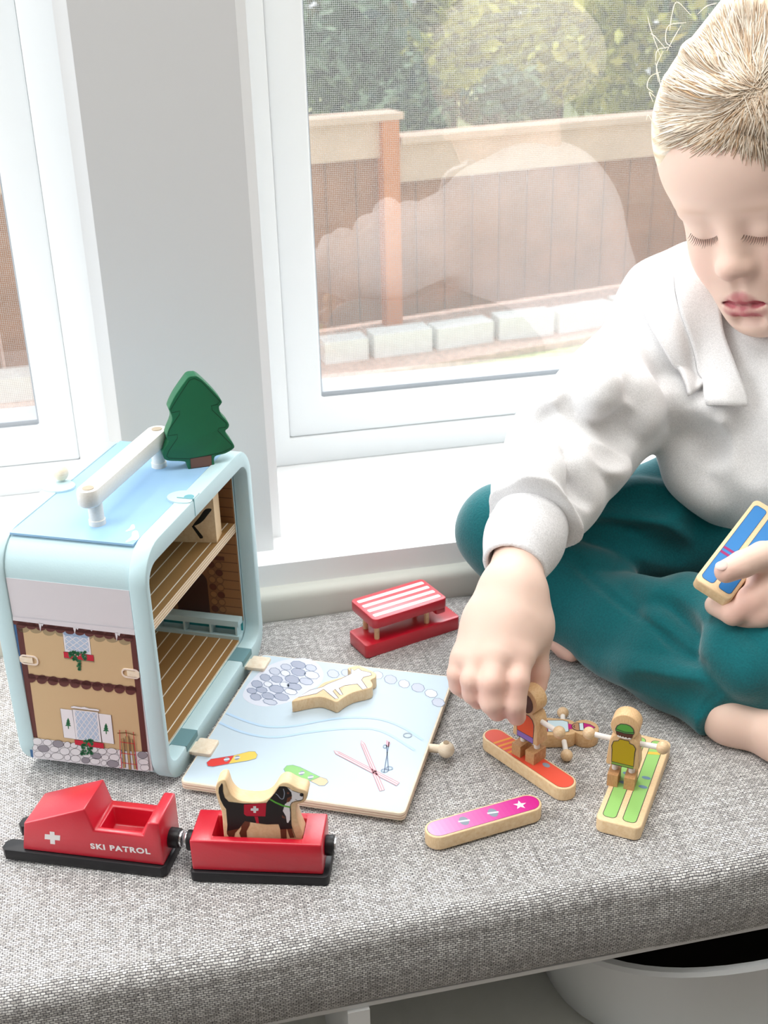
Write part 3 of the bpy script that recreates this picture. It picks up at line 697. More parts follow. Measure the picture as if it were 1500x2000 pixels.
# hinged door lying open on the cushion
door = link('door', prism(rrect(.0060, .1585, .0016, .1632, .004, 4), 'z', .0030, .0090, .0006), birch, house)
for k in range(2): link('ply_layer', prism(rrect(.00595, .15855, .00155, .16325, .004, 4), 'z', .0044 + .002 * k, .0051 + .002 * k), P('#c9a793'), door)
Z4 = zm(330, 1250, 2.5)
dp = Print(lambda x, y: Hf.px(*Z4(x, y), 'z', .0090), (0, 0, 1), .00004, .0001)
dp.raw(P('#c4d5e2', .5), [A(x, y, .009) for x, y in rrect(.0070, .1572, .0028, .1620, .003, 4)]); dp.up()
lil, ston, pale = P('#c3c9da', .5), P('#aab1c6', .5), P('#dfe3ec', .5); inkb = P('#7f8ea9')
dp.poly(P('#d8dcea', .5), [(360, 270), (400, 200), (480, 130), (580, 95), (690, 95), (750, 150), (740, 210), (660, 265), (600, 300), (480, 325), (400, 310)], 4); dp.up()
for (x, y, a, b, g_) in [(632, 122, 38, 18, 1), (693, 137, 29, 16, 0), (572, 133, 27, 15, 0), (517, 154, 28, 17, 0), (568, 163, 24, 15, 2), (632, 158, 37, 19, 1), (697, 172, 38, 19, 2), (470, 184, 26, 17, 1), (526, 192, 30, 17, 1), (602, 193, 37, 20, 1), (670, 203, 35, 17, 0), (430, 216, 28, 18, 1), (484, 217, 22, 13, 2),
                     (565, 220, 25, 14, 2), (525, 240, 38, 19, 1), (612, 228, 37, 17, 1), (405, 249, 25, 14, 1), (453, 244, 28, 15, 1), (595, 253, 32, 15, 2), (424, 279, 28, 17, 1), (484, 274, 32, 17, 1), (550, 279, 38, 18, 1), (494, 303, 36, 14, 0)]:
    dp.shape((lil, ston, pale)[g_], ell(x, y, a, b, 8, .2), inkb, .0006)
for (x, y, a, b, g_) in [(802, 166, 30, 20, 0), (868, 162, 28, 18, 0), (1018, 172, 28, 20, 2), (1082, 194, 32, 22, 0), (1148, 215, 28, 20, 2), (1216, 234, 33, 22, 0), (1280, 262, 32, 20, 2), (1315, 306, 32, 21, 0)]:
    dp.shape((lil, ston, pale)[g_], ell(x, y, a, b, 8, .2), inkb, .0005)
dp.up(2); trail = P('#b7d3ee', .5)
dp.line(trail, [(280, 358), (380, 398), (480, 424), (600, 422), (720, 400), (840, 382), (960, 380), (1060, 395), (1150, 432), (1240, 490)], .0022, 5)
dp.line(trail, [(245, 404), (340, 445), (440, 470), (540, 474), (660, 455), (800, 438), (920, 432), (1010, 438), (1090, 470), (1200, 540)], .0022, 5)
dp.up()
# printed boards
sb1 = [(184, 600), (205, 583), (300, 568), (390, 546), (420, 546), (432, 562), (425, 580), (390, 590), (290, 605), (215, 620), (190, 617)]
dp.shape(P('#dd3b34'), [(184, 600), (205, 583), (318, 565), (292, 606), (215, 620), (190, 617)], inkb, .0003); dp.shape(P('#e8c85a'), [(318, 565), (390, 546), (420, 546), (432, 562), (425, 580), (390, 590), (292, 606)], inkb, .0003)
dp.shape(P('#8dc57a'), [(560, 632), (575, 615), (605, 612), (640, 622), (738, 670), (690, 690), (600, 660), (570, 650)], inkb, .0003); dp.shape(P('#e2c3a0'), [(738, 670), (770, 680), (778, 695), (760, 712), (735, 713), (690, 690)], inkb, .0003)
dp.up(2)
for (x, y) in ((282, 585), (333, 577), (648, 652), (692, 672)):
    dp.poly(P('#8b97a8'), ell(x, y, 14, 10, 12, -.5)); dp.up(); dp.line(P('#d9dee4'), [(x - 14, y + 2), (x + 14, y - 2)], .0014); dp.up(-1)
dp.up()
pk = P('#e9c9cf'); rd = P('#c98a96')
for pts in ([(805, 542), (830, 548), (1125, 700), (1112, 714), (815, 558)], [(938, 492), (955, 508), (1052, 735), (1030, 740), (938, 512)]): dp.shape(pk, pts, rd, .0005)
dp.up(2)
dp.line(rd, [(825, 553), (1118, 707)], .0005); dp.line(rd, [(945, 510), (1040, 736)], .0005)
for pts in ([(1075, 500), (1050, 650)], [(1062, 515), (1072, 640)]): dp.line(P('#5f6f8c'), pts, .0006)
for c_ in ((1055, 522), (1052, 640), (1076, 628)): dp.line(P('#8b9ab2'), ell(*c_, 16 if c_[1] > 600 else 8, 8, 12), .0006, 0, True)
dp.poly(P('#d7a3b4'), [(1062, 490), (1082, 505), (1072, 528), (1060, 510)])
dp.line(P('#9aa6b4'), ell(1165, 467, 20, 11, 14), .0007, 0, True)
dp.done('printed_picture', door, Hf)
kn = link('door_peg', tube([(.1575, .0765, .0060), (.1680, .0765, .0064)], .0030, 14), birch, door)
link('door_knob', sphere((.1700, .0765, .0065), .0058, 20), birch, door)
link('knob_hole', lathe([(.0020, 0), (.0020, .0004)], 14, (.1700, .0768, .0120)), P('#a48f74', .8), door)
for v_ in (.0385, .1475):
    h_ = link('hinge', prism(rrect(.0020, .0165, v_ - .0085, v_ + .0085, .0015, 4), 'z', .0088, .0118, .0006), birch, door)
    link('hinge_leaf', box(-.0085, .0050, v_ - .0060, v_ + .0060, .0075, .0098, .0005), birch, door)
    link('hinge_recess', box(-.0118, .0003, v_ - .0095, v_ + .0095, .0120, .0167), P('#6b9299', .7), house)

# ------------------------------------------------------------------ block standing on the shelf
bz = .1147
bl_ = Hf.l(onplane(424, 1060, Hf.o + Hf.z * bz, Hf.z))
Bf = Fr(Hf.w((bl_[0], bl_[1], bz)), radians(-6))
blk = link('wooden_block', box(-.045, 0, 0, .016, 0, .040, .0035, 3), beech, fr=Bf)
tag(blk, 'plain beech block with a black emblem standing on the shelf inside the toy lodge', 'block')
Z5 = zm(300, 900, 4.446)
bp_ = Print(lambda x, y: Bf.px(*Z5(x, y), 'y', 0.0), (0, -1, 0), .00004, .0001)
bp_.poly(P('#15130f'), [(340, 562), (400, 485), (450, 420), (505, 420), (470, 470), (430, 520), (385, 552)], 3)
bp_.poly(P('#15130f'), [(330, 568), (350, 560), (428, 655), (428, 672), (405, 676)])
bp_.done('printed_emblem', blk, Bf)

# ------------------------------------------------------------------ toy tree
t0 = onz(368, 916, .1764); t1 = onz(418, 909, .1764)
Tf = Fr(t0, math.atan2(*(t1 - t0)[1::-1]))
g1 = mat('deep_green_paint', '#1f6a47', .5, bump=.1, bscale=500); 
TO = [(1030, 93), (1060, 100), (1130, 165), (1180, 225), (1178, 245), (1168, 262), (1180, 300), (1218, 345), (1218, 370), (1202, 388), (1215, 415), (1246, 460), (1244, 482), (1200, 508), (1145, 525), (1143, 570), (1130, 582), (1020, 597), (1003, 590), (995, 560), (975, 550), (890, 545), (868, 520), (868, 495), (895, 440), (885, 410), (915, 330), (905, 285), (900, 265), (930, 200), (985, 120), (1005, 98)]
tpl = lambda L: [(lambda q: (q[0], q[2]))(Tf.px(*Z1(x, y), 'y', 0)) for x, y in L]
tr_ = link('toy_tree', prism(smooth_closed(tpl(TO), 4), 'y', 0, .012, .0008, 3), g1, fr=Tf, ang=45)
tag(tr_, 'dark green painted wooden fir tree standing on the roof of the toy lodge', 'toy tree')
pt_ = Print(lambda x, y: Tf.px(*Z1(x, y), 'y', 0.0), (0, -1, 0), .00004, .0001)
pt_.line(P('#123c28'), [(1035, 106), (1075, 125), (1172, 228), (1160, 245), (1125, 252), (1130, 275), (1205, 345), (1205, 365), (1165, 372), (1160, 385), (1235, 462), (1230, 478), (1180, 502), (1010, 535), (900, 532), (888, 520), (900, 490), (945, 425), (945, 405), (895, 412), (900, 380), (955, 300), (958, 280), (912, 290), (910, 270), (960, 190), (1010, 115)], .0004, 0, True)
pt_.shape(P('#7a5448', .55), [(1013, 533), (1126, 515), (1128, 572), (1016, 586)], P('#2c2f28'), .0005)
pt_.done('printed_trunk', tr_, Tf)

# ------------------------------------------------------------------ snowmobile + trailer
def pocket_box(x0, x1, y0, y1, z0, z1, px0, px1, py0, py1, pz, bev, prof=None):
    """box (or side profile in x,z extruded over y) with a rectangular pocket from above, at flat top z1 between px0..px1"""
    bm = bmesh.new()
    if prof is None: prof = [(x0, z0), (x1, z0), (x1, z1), (px1, z1), (px0, z1), (x0, z1)]
    n = len(prof); F_ = [bm.verts.new((x, y0, z)) for x, z in prof]; B_ = [bm.verts.new((x, y1, z)) for x, z in prof]
    bm.faces.new(F_); bm.faces.new(B_[::-1])
    for i in range(n):
        j = (i + 1) % n
        if abs(prof[i][1] - z1) < 1e-6 and abs(prof[j][1] - z1) < 1e-6 and {round(prof[i][0], 5), round(prof[j][0], 5)} == {round(px0, 5), round(px1, 5)}:
            a, b = (F_[j], F_[i]) if prof[i][0] > prof[j][0] else (F_[i], F_[j]); c, d = (B_[j], B_[i]) if prof[i][0] > prof[j][0] else (B_[i], B_[j])
            mx0, mx1 = px0, px1
            ins = .0025 if prof is not None and len(prof) > 6 else .0
            q = [bm.verts.new((mx0 + ins, py0, z1)), bm.verts.new((mx1 - ins, py0, z1)), bm.verts.new((mx1 - ins, py1, z1)), bm.verts.new((mx0 + ins, py1, z1))]
            r = [bm.verts.new((v.co.x, v.co.y, pz)) for v in q]
            bm.faces.new([a, b, q[1], q[0]]); bm.faces.new([b, d, q[2], q[1]]); bm.faces.new([d, c, q[3], q[2]]); bm.faces.new([c, a, q[0], q[3]])
            for k in range(4): bm.faces.new([q[k], q[(k + 1) % 4], r[(k + 1) % 4], r[k]])
            bm.faces.new(r)
        else: bm.faces.new([F_[i], B_[i], B_[j], F_[j]])
    bmesh.ops.recalc_face_normals(bm, faces=bm.faces[:])
    bevel_sharp(bm, bev, 2, 25); return bm
Ef = Fr(onz(325, 1716), radians(-11.5))
eng = empty('toy_snowmobile', Ef, 'red and black toy snowmobile with white cross and lettering, left of the red trailer', 'toy vehicle')
base = [(.0, .033), (-.093, .033), (-.104, .033), (-.107, .030), (-.107, .025), (-.104, .022), (-.091, .022), (-.091, .011), (-.104, .011), (-.107, .008), (-.107, .003), (-.104, 0), (-.003, 0), (0, .003), (.0, .030)]
link('ski_base', prism(base[1:], 'z', 0, .0075, .0008), blackp, eng)
prof = [(-.0928, .0076), (-.0015, .0076), (-.0015, .0394), (-.0085, .0394), (-.0125, .0288), (-.0435, .0288), (-.0475, .0445), (-.0890, .0285)]
link('body', pocket_box(0, 0, .002, .0315, 0, .0288, -.0435, -.0125, .0065, .0255, .0150, .0012, prof), red, eng, ang=50)
link('coupler', prism([(.0165 + .0062 * cos(a), .0175 + .0062 * sin(a)) for a in np.linspace(0, 2 * pi, 20, endpoint=False)], 'x', -.002, .0048, .0006), blackp, eng)
link('magnet', prism([(.0165 + .0050 * cos(a), .0175 + .0050 * sin(a)) for a in np.linspace(0, 2 * pi, 20, endpoint=False)], 'x', .0046, .0066, .0007), steel, eng)
Z3 = zm(0, 1480, 2.143)
ep = Print(lambda x, y: Ef.px(*Z3(x, y), 'y', .002), (0, -1, 0), .00004, .0001)
whp = P('#efe9ea')
ep.poly(whp, [(208, 308), (228, 310), (229, 323), (252, 325), (251, 346), (230, 344), (231, 362), (211, 360), (210, 342), (187, 340), (188, 319), (209, 321)])
ep.done('white_cross', eng, Ef)
def lettering(text, p0, p1, height, y_, parent, fr):
    cu_ = bpy.data.curves.new('lettering', 'FONT'); cu_.body = text; cu_.size = 1; cu_.offset = .04; cu_.space_character = 1.16
    to = bpy.data.objects.new('tmp_text', cu_); COL.objects.link(to); bpy.context.view_layer.update()
    me = bpy.data.meshes.new_from_object(to.evaluated_get(bpy.context.evaluated_depsgraph_get())); bpy.data.objects.remove(to); bpy.data.curves.remove(cu_)
    vs = np.array([v.co[:] for v in me.vertices]); w_, h_ = vs[:, 0].max() - vs[:, 0].min(), vs[:, 1].max() - vs[:, 1].min()
    d = A(p1[0] - p0[0], p1[2] - p0[2]); L = np.linalg.norm(d); d /= L
    for v in me.vertices:
        x, z = (v.co.x - vs[:, 0].min()) / w_ * L, (v.co.y - vs[:, 1].min()) / h_ * height
        v.co = (p0[0] + d[0] * x - d[1] * z, y_ - .00015, p0[2] + d[1] * x + d[0] * z)
    me.materials.clear(); me.materials.append(whp)
    o = bpy.data.objects.new('lettering', me); COL.objects.link(o); place(o, fr, parent); return o
lettering('SKI PATROL', Ef.px(*Z3(381, 380), 'y', .002), Ef.px(*Z3(631, 404), 'y', .002), .0043, .002, eng, Ef)
Wg = Fr(onz(372, 1722), radians(-5.4))
wag = empty('toy_trailer', Wg, 'red and black toy trailer carrying the wooden dog, coupled behind the snowmobile', 'toy vehicle')
link('ski_base', prism(rrect(0, .0835, 0, .033, .003, 4), 'z', 0, .0072, .0008), blackp, wag)
link('body', pocket_box(.0014, .0803, .002, .0312, .0073, .0295, .0140, .0685, .0075, .0255, .0100, .0012), red, wag, ang=50)
for s_, x0 in ((-1, .0014), (1, .0803)):
    link('coupler', prism([(.0165 + .0062 * cos(a), .0175 + .0062 * sin(a)) for a in np.linspace(0, 2 * pi, 20, endpoint=False)], 'x', min(x0, x0 + s_ * .0052), max(x0, x0 + s_ * .0052), .0006), blackp, wag)
    link('magnet', prism([(.0165 + .0050 * cos(a), .0175 + .0050 * sin(a)) for a in np.linspace(0, 2 * pi, 20, endpoint=False)], 'x', min(x0 + s_ * .005, x0 + s_ * .0068), max(x0 + s_ * .005, x0 + s_ * .0068), .0007), steel, wag)
# dog
Zd = zm(400, 1490, 5.77); YD = .0105
Df = Fr(Wg.w((.020, YD, .0102)), radians(-5.4))
dq = lambda L: [(lambda q: (q[0], q[2]))(Df.px(*Zd(x, y), 'y', 0)) for x, y in L]
DO = dq([(1102, 840), (1108, 800), (1062, 700), (1035, 600), (1030, 520), (1040, 468), (1112, 450), (1150, 400), (1160, 345), (1130, 310), (1060, 290), (1000, 262), (940, 228), (880, 222), (830, 250), (790, 310), (750, 370), (690, 415), (600, 437), (470, 437), (370, 415), (300, 360), (262, 290), (235, 205), (190, 192), (140, 225), (118, 290), (122, 340), (150, 440), (190, 560), (205, 720), (215, 820)])
zb_ = .0001
DO = smooth_open(DO, 2)
DO2 = [(float(DO[0][0]), zb_)] + [(float(p[0]), max(float(p[1]), .002)) for p in DO] + [(float(DO[-1][0]), zb_)]
dog = link('wooden_dog', prism(DO2, 'y', 0, .0105, .0006, 2), beech, fr=Df, ang=45)
tag(dog, 'flat wooden dog cutout printed black and tan with a red pack, standing in the trailer', 'toy dog')
pd = Print(lambda x, y: Df.px(*Zd(x, y), 'y', 0.0), (0, -1, 0), .00003, .0001)
bk, dbr = P('#1d1a1b'), P('#6b3a28'); wh = P('#e6e3e6')
pd.poly(dbr, [(412, 680), (455, 655), (510, 665), (505, 700), (470, 770), (475, 835), (405, 835), (388, 790), (410, 740)]); pd.poly(dbr, [(247, 765), (390, 735), (340, 790), (332, 832), (270, 830), (250, 800)])
pd.poly(dbr, [(850, 745), (920, 740), (922, 850), (858, 850)]); pd.poly(dbr, [(925, 740), (980, 740), (1010, 840), (960, 845)])
pd.up(); pd.poly(bk, [(192, 225), (204, 245), (205, 320), (225, 390), (270, 435), (430, 455), (690, 455), (740, 395), (795, 330), (840, 262), (900, 262), (950, 280), (990, 330), (975, 400), (925, 440), (900, 500), (960, 500), (970, 560), (968, 640), (985, 740), (850, 748), (832, 690), (700, 692), (600, 680), (520, 668), (452, 655), (425, 690), (390, 738), (250, 768), (255, 700), (240, 520), (210, 480), (175, 410), (155, 330), (158, 280)])
pd.up(); pd.poly(wh, [(930, 275), (985, 310), (1060, 335), (1100, 345), (1108, 400), (1085, 420), (1020, 425), (975, 445), (955, 500), (962, 560), (960, 640), (940, 675), (925, 670), (915, 600), (880, 540), (905, 460), (960, 430), (985, 380), (975, 330)])
pd.poly(dbr, [(930, 325), (955, 335), (945, 352), (925, 345)]); pd.poly(dbr, [(930, 395), (975, 375), (985, 410), (955, 440), (920, 440)]); pd.poly(dbr, [(870, 585), (905, 610), (905, 628), (870, 615)])
pd.up(); pd.poly(bk, ell(1092, 357, 22, 20)); pd.line(bk, [(1020, 408), (1045, 424), (1100, 415)], .0003)
pd.line(bk, [(985, 310), (1060, 335), (1110, 350), (1108, 405), (1080, 425), (990, 440), (965, 470), (970, 600), (975, 700), (1020, 840)], .0003)
pd.line(P('#8f98a8'), [(885, 290), (898, 340), (885, 400), (855, 400), (825, 365), (800, 345)], .0005, 4)
pd.line(P('#5fae3c'), [(735, 408), (800, 445), (880, 480), (962, 497)], .0011)
pd.shape(redp, [(440, 465), (695, 448), (685, 602), (470, 598), (440, 575)], bk, .0002); pd.poly(redp, [(560, 602), (600, 604), (612, 680), (582, 678)])
pd.up(2); pd.poly(wh, [(546, 485), (578, 485), (579, 508), (606, 509), (605, 536), (580, 537), (578, 562), (549, 560), (548, 537), (518, 535), (519, 510), (547, 508)])
pd.done('printed_dog', dog, Df)

# ------------------------------------------------------------------ fox cutout on the door
fz = .0092
F0 = Hf.w(Hf.px(570, 1372, 'z', fz + .0095))
Xf = Fr(A(F0[0], F0[1], fz + .0001), 0)
fq = lambda L: [(lambda q: (q[0], q[1]))(Xf.px(*Z4(x, y), 'z', .0095)) for x, y in L]
FO = fq([(600, 300), (640, 272), (720, 235), (760, 205), (880, 168), (872, 140), (885, 130), (930, 126), (1000, 155), (1012, 165), (1008, 182), (985, 195), (995, 215), (980, 235), (900, 255), (850, 282), (820, 302), (790, 292), (745, 278), (690, 282)])
fox = link('wooden_fox', prism(smooth_closed(FO, 3), 'z', 0, .0095, .0006, 2), beech, fr=Xf, ang=45)
tag(fox, 'small beech cutout of a white fox lying flat on the open door of the lodge', 'toy fox')
pf = Print(lambda x, y: Xf.px(*Z4(x, y), 'z', .0095), (0, 0, 1), .00004, .0001)
pf.shape(P('#f1eef0'), [(632, 280), (690, 245), (750, 230), (775, 215), (840, 190), (890, 165), (888, 140), (905, 150), (925, 138), (940, 150), (985, 160), (990, 172), (950, 182), (940, 195), (968, 235), (945, 242), (920, 215), (860, 222), (830, 235), (850, 268), (835, 268), (810, 240), (800, 250), (828, 285), (812, 288), (780, 262), (755, 240), (720, 262)], P('#5a5560'), .0005)
pf.done('printed_fox', fox, Xf)

# ------------------------------------------------------------------ red sled
Sf = Fr(onz(718, 1287), radians(29.2))
sled = empty('toy_sled', Sf, 'red toy sled with a raised white-striped deck on dowels near the window sill', 'toy sled')
link('sled_base', prism(rrect(-.001, .0865, 0, .0290, .006, 5, (.009, .003, .003, .003)), 'z', 0, .0115, .0008), red, sled)
dk = link('deck', prism(rrect(.0067, .0745, 0.0, .0392, .004, 5), 'z', .0240, .0325, .0008), red, sled)
link('cross_bar', prism(rrect(.0650, .0742, .002, .0370, .002, 3), 'z', .0186, .0242, .0006), red, sled)
for k in range(4):
    y = .0066 + .0085 * k
    link('white_stripe', prism(rrect(.0100, .0712, y - .0021, y + .0021, .0010, 3), 'z', .0324, .03262), P('#f6ecec'), dk)
for x, y in ((.0125, .0065), (.0585, .0065), (.0125, .0250), (.0585, .0250)): link('dowel', tube([(x, y, .0112), (x, y, .0243)], .0021, 12), beech, sled)

# ------------------------------------------------------------------ boards
def stadium(x0, x1, y0, y1, n=10):
    r = (y1 - y0) / 2; return rrect(x0, x1, y0, y1, r * .999, n)
Pf = Fr(onz(840, 1660), radians(20.8))
pink = link('toy_snowboard', prism(stadium(-.0004, .0788, -.0030, .0140), 'z', 0, .0098, .0007, 3), beech, fr=Pf, ang=45)
tag(pink, 'pink toy snowboard with a white star lying at the front of the cushion', 'toy snowboard')
Z9 = zm(800, 1300, 2.83)
def board_print(fr, parent, z, x0, x1, y0, y1, cols, name):
    pr = Print(lambda x, y: A(x, y, z), (0, 0, 1), .00004, .0001)
    L = stadium(x0, x1, y0, y1); n = len(cols)
    pr.line(INK, L, .0003, 0, True); pr.up()
    for k in range(n):
        a, b = x0 + (x1 - x0) * k / n, x0 + (x1 - x0) * (k + 1) / n
        pts = [(min(max(x, a), b), y) for x, y in L]
        out = [pts[0]]
        for p in pts[1:]:
            if math.dist(p, out[-1]) > 1e-7: out.append(p)
        # collapse what lies outside the band
        up_ = [p for p in L if a <= p[0] <= b]
        def yat(x, top):
            r = (y1 - y0) / 2; c = (y0 + y1) / 2
            d = max(0, (x0 + r) - x, x - (x1 - r)); h = math.sqrt(max(0, r * r - d * d)); return c + h if top else c - h
        xs = np.linspace(a, b, 7) if n > 4 else (x0 + x1) / 2 + (x1 - x0) / 2 * np.sin(np.linspace(-pi / 2, pi / 2, 41))
        pr.poly(cols[k], [(x, yat(x, False)) for x in xs] + [(x, yat(x, True)) for x in xs[::-1]])
    pr.up(); return pr
def mix(c1, c2, t):
    a = [int(c1[i:i + 2], 16) for i in (1, 3, 5)]; b = [int(c2[i:i + 2], 16) for i in (1, 3, 5)]; return '#%02x%02x%02x' % tuple(int(x + (y - x) * t) for x, y in zip(a, b))
pr = board_print(Pf, pink, .0098, .0012, .0772, -.0014, .0124, [P(mix('#eaa6cd', '#cf1a8a', k / 23), .4) for k in range(24)], 'x')
for x in (.0255, .0455):
    pr.poly(P('#8d97a6'), ell(x, .0055, .0030, .0042, 16)); pr.up(); pr.line(P('#dfe3ea'), [(x - .0036, .0062), (x + .0036, .0048)], .0014); pr.up(-1)
pr.up(); pr.poly(P('#fbf3f8'), [(.0645 + x, .0055 + y) for x, y in star(0, 0, .0044, .0018, 5, 75)]); pr.done('printed_top', pink, Pf)
Of = Fr(onz(1095, 1560), radians(-52.5))
org = link('toy_snowboard', prism(stadium(-.0765, .0050, -.0032, .0136), 'z', 0, .0098, .0007, 3), beech, fr=Of, ang=45)
tag(org, 'orange-red toy snowboard with yellow stripes under the figure in the child\'s fingers', 'toy snowboard')
pr = board_print(Of, org, .0098, -.0750, .0034, -.0017, .0121, [P('#e8563f', .45)], 'x')
for k in range(4):
    x = -.0605 + .0046 * k; pr.line(P('#f09a2e'), [(x - .0016, -.0017), (x + .0016, .0121)], .0019)
pr.poly(P('#8d97a6'), ell(-.022, .0085, .003, .002, 12)); pr.done('printed_top', org, Of)
Kf = Fr(onz(1163, 1612), radians(66 - 90))
kb = link('toy_ski_board', prism(rrect(.0006, .0290, -.0055, .0922, .0048, 6), 'z', 0, .0098, .0009, 3), beech, fr=Kf, ang=45)
tag(kb, 'wooden board printed with a pair of green skis under the yellow-shirted figure', 'toy skis')
pr = Print(lambda x, y: A(x, y, .0098), (0, 0, 1), .00004, .0001)
for x0 in (.0040, .0165):
    L = rrect(x0, x0 + .0085, -.0012, .0885, .0030, 5); pr.shape(P('#97c972', .45), L, INK, .0004)
    pr.up(2)
    for y, c_ in ((.0715, '#e2bb4a'), (.0775, '#d8c57a')): pr.poly(P(c_), [(x0 + .0003, y), (x0 + .0082, y + .0022), (x0 + .0082, y + .0052), (x0 + .0003, y + .0030)])
    for y in (.036, .046): pr.poly(P('#6e8fa8'), ell(x0 + .005, y, .0030, .0016, 12))
    pr.up(-2)
pr.done('printed_skis', kb, Kf)

# ------------------------------------------------------------------ peg figures (2-D outline: x across, z up from the body's foot)
def fig_outline():
    R_ = .0092; hc = .0305
    right = [(.0100, 0), (.0106, .0012), (.0103, .006), (.0097, .0135), (.0093, .0178), (.0088, .0198), (.0074, .0222)]
    a0 = math.asin((.0228 - hc) / R_); head = [(R_ * cos(a), hc + R_ * sin(a)) for a in np.linspace(a0 + .1, pi - a0 - .1, 26)]
    return right + head + [(-x, z) for x, z in right[::-1]]
FIG = fig_outline(); FT = .0108
whd = mat('white_dowel', '#efeae6', .5)
def figure(name, fr, label, legs_down, arm_z, arms, feet, wood_m, feet_m):
    e = empty(name, fr, label, 'toy figure', 'peg figures with ball hands')
    link('body', prism(FIG, 'y', 0, FT, .0006, 2), wood_m, e, ang=45)
    for s_, (dx, dy, dz) in arms:
        p0 = A(s_ * .0085, FT / 2, arm_z); d = A(dx, dy, dz); d /= np.linalg.norm(d)
        a = link('arm', tube([p0, p0 + d * .0125], .0018, 12), whd, e)
        link('hand', sphere(p0 + d * .0150, .0042, 18), maple, a)
    for (p0, p1, sz) in feet:
        l = link('leg', tube([p0, p1], .0021, 12), whd, e)
        if sz:
            q = A(*p1); link('foot', box(q[0] - sz[0] / 2, q[0] + sz[0] / 2, q[1] - sz[1] * sz[3], q[1] + sz[1] * (1 - sz[3]), q[2] - sz[2], q[2] + .0004, .0006, 1), feet_m, l)
    return e
# skier seen from the back
f0 = onz(1190, 1530, .01); f1 = onz(1242, 1541, .01); fan = math.atan2(*(f1 - f0)[1::-1]); Gf = Fr(f0, fan)
c = Gf.px(1100 + 752 / 6.52, 1350 + 965 / 6.52, 'y', 0)
Kg = Fr(Gf.w((c[0], 0, max(c[2], .008))), fan)
bot = Kg.o[2] - .0182
print('skier body foot z', Kg.o[2])
fz_ = -(Kg.o[2] - .0099 - .0085)
sk = figure('peg_figure', Kg, 'wooden peg figure with green cap and mustard shirt, seen from behind on the green skis', 1, .0165,
            ((-1, (-1, .0, .03)), (1, (1, 0, .03))), [((-.0054, FT / 2, .001), (-.0054, FT / 2, fz_), (.0068, .0125, .0085, .62)), ((.0054, FT / 2, .001), (.0054, FT / 2, fz_), (.0068, .0125, .0085, .62))], beech2, beechd)
def fig_print(e, fr, y_, nrm, items):
    pr = Print(lambda x, z: A(x, y_, z), nrm, .00004, .0001)
    for kind, m_, pts in items:
        if kind == 's': pr.shape(m_, pts, INK, .0005); pr.up(2)
        elif kind == 'l': pr.line(m_, pts, .0005); pr.up()
        else: pr.poly(m_, pts); pr.up()
    return pr.done('printed_clothes', e, fr)
shirt = [(-.0070, .0028), (.0070, .0022), (.0072, .0130), (.0076, .0160), (.0060, .0186), (.0036, .0192), (.0030, .0210), (-.0030, .0212), (-.0036, .0196), (-.0066, .0186), (-.0076, .0150), (-.0072, .0120)]
hair_ = [(-.0056, .0275), (.0054, .0270), (.0050, .0240), (.0040, .0222), (.0015, .0220), (-.0020, .0221), (-.0042, .0228), (-.0054, .0250)]
cap = [(-.0058, .0270), (0, .0262), (.0056, .0268), (.0058, .0282), (.0050, .0308), (.0030, .0326), (.0006, .0332), (-.0028, .0328), (-.0050, .0308), (-.0058, .0284)]
fig_print(sk, Kg, 0.0, (0, -1, 0), [('s', P('#86a94a'), [(-.0070, .0008), (.0070, .0002), (.0070, .0026), (-.0070, .0032)]), ('s', P('#b79b12', .5), shirt), ('p', P('#5b3426'), hair_), ('s', P('#59a544'), cap), ('l', INK, [(-.0056, .0283), (0, .0272), (.0056, .0281)]),
    ('p', P('#e8e2dc'), [(-.0046, .0236), (-.0040, .0243), (-.0034, .0234), (-.0026, .0240), (-.0018, .0231), (-.0008, .0238), (0, .0230), (.0010, .0237), (.0020, .0229), (.0030, .0237), (.0040, .0232), (.0044, .0240), (.0042, .0226), (0, .0221), (-.0042, .0227)])])
# figure on the orange board, held by the fingers
g0 = onz(1025.4, 1488.6, .01); g1_ = onz(1039.8, 1499.4, .01)
oan = radians(-47)
fc = (onz(1025.4, 1488.6, .01) + onz(1039.8, 1499.4, .01) + onz(999.3, 1476, .01)) / 3
Og = Fr(A(.0895, .6535, .0245), oan)
oz = -(Og.o[2] - .0099 - .0085)
orf = figure('peg_figure', Og, 'wooden peg figure in orange and purple held upright on the orange snowboard', 1, .0165,
             ((1, (1, .05, -.12)), (-1, (-1, 0, .05))), [((-.0054, FT / 2, .001), (-.0056, FT / 2, oz), (.0074, .0125, .0085, .6)), ((.0054, FT / 2, .001), (.0062, FT / 2, oz), (.0074, .0125, .0085, .6))], beech2, beechd)
fig_print(orf, Og, 0.0, (0, -1, 0), [('s', P('#8d6bb8'), [(-.0068, .0008), (.0070, .0004), (.0071, .0050), (-.0068, .0052)]), ('s', P('#e2562f', .5), [(-.0068, .0052), (.0071, .0050), (.0074, .0150), (.0060, .0186), (.0030, .0205), (-.0030, .0205), (-.0062, .0186), (-.0074, .0150)]),
    ('p', P('#5b3426'), ell(0, .0290, .0062, .0072, 20))])
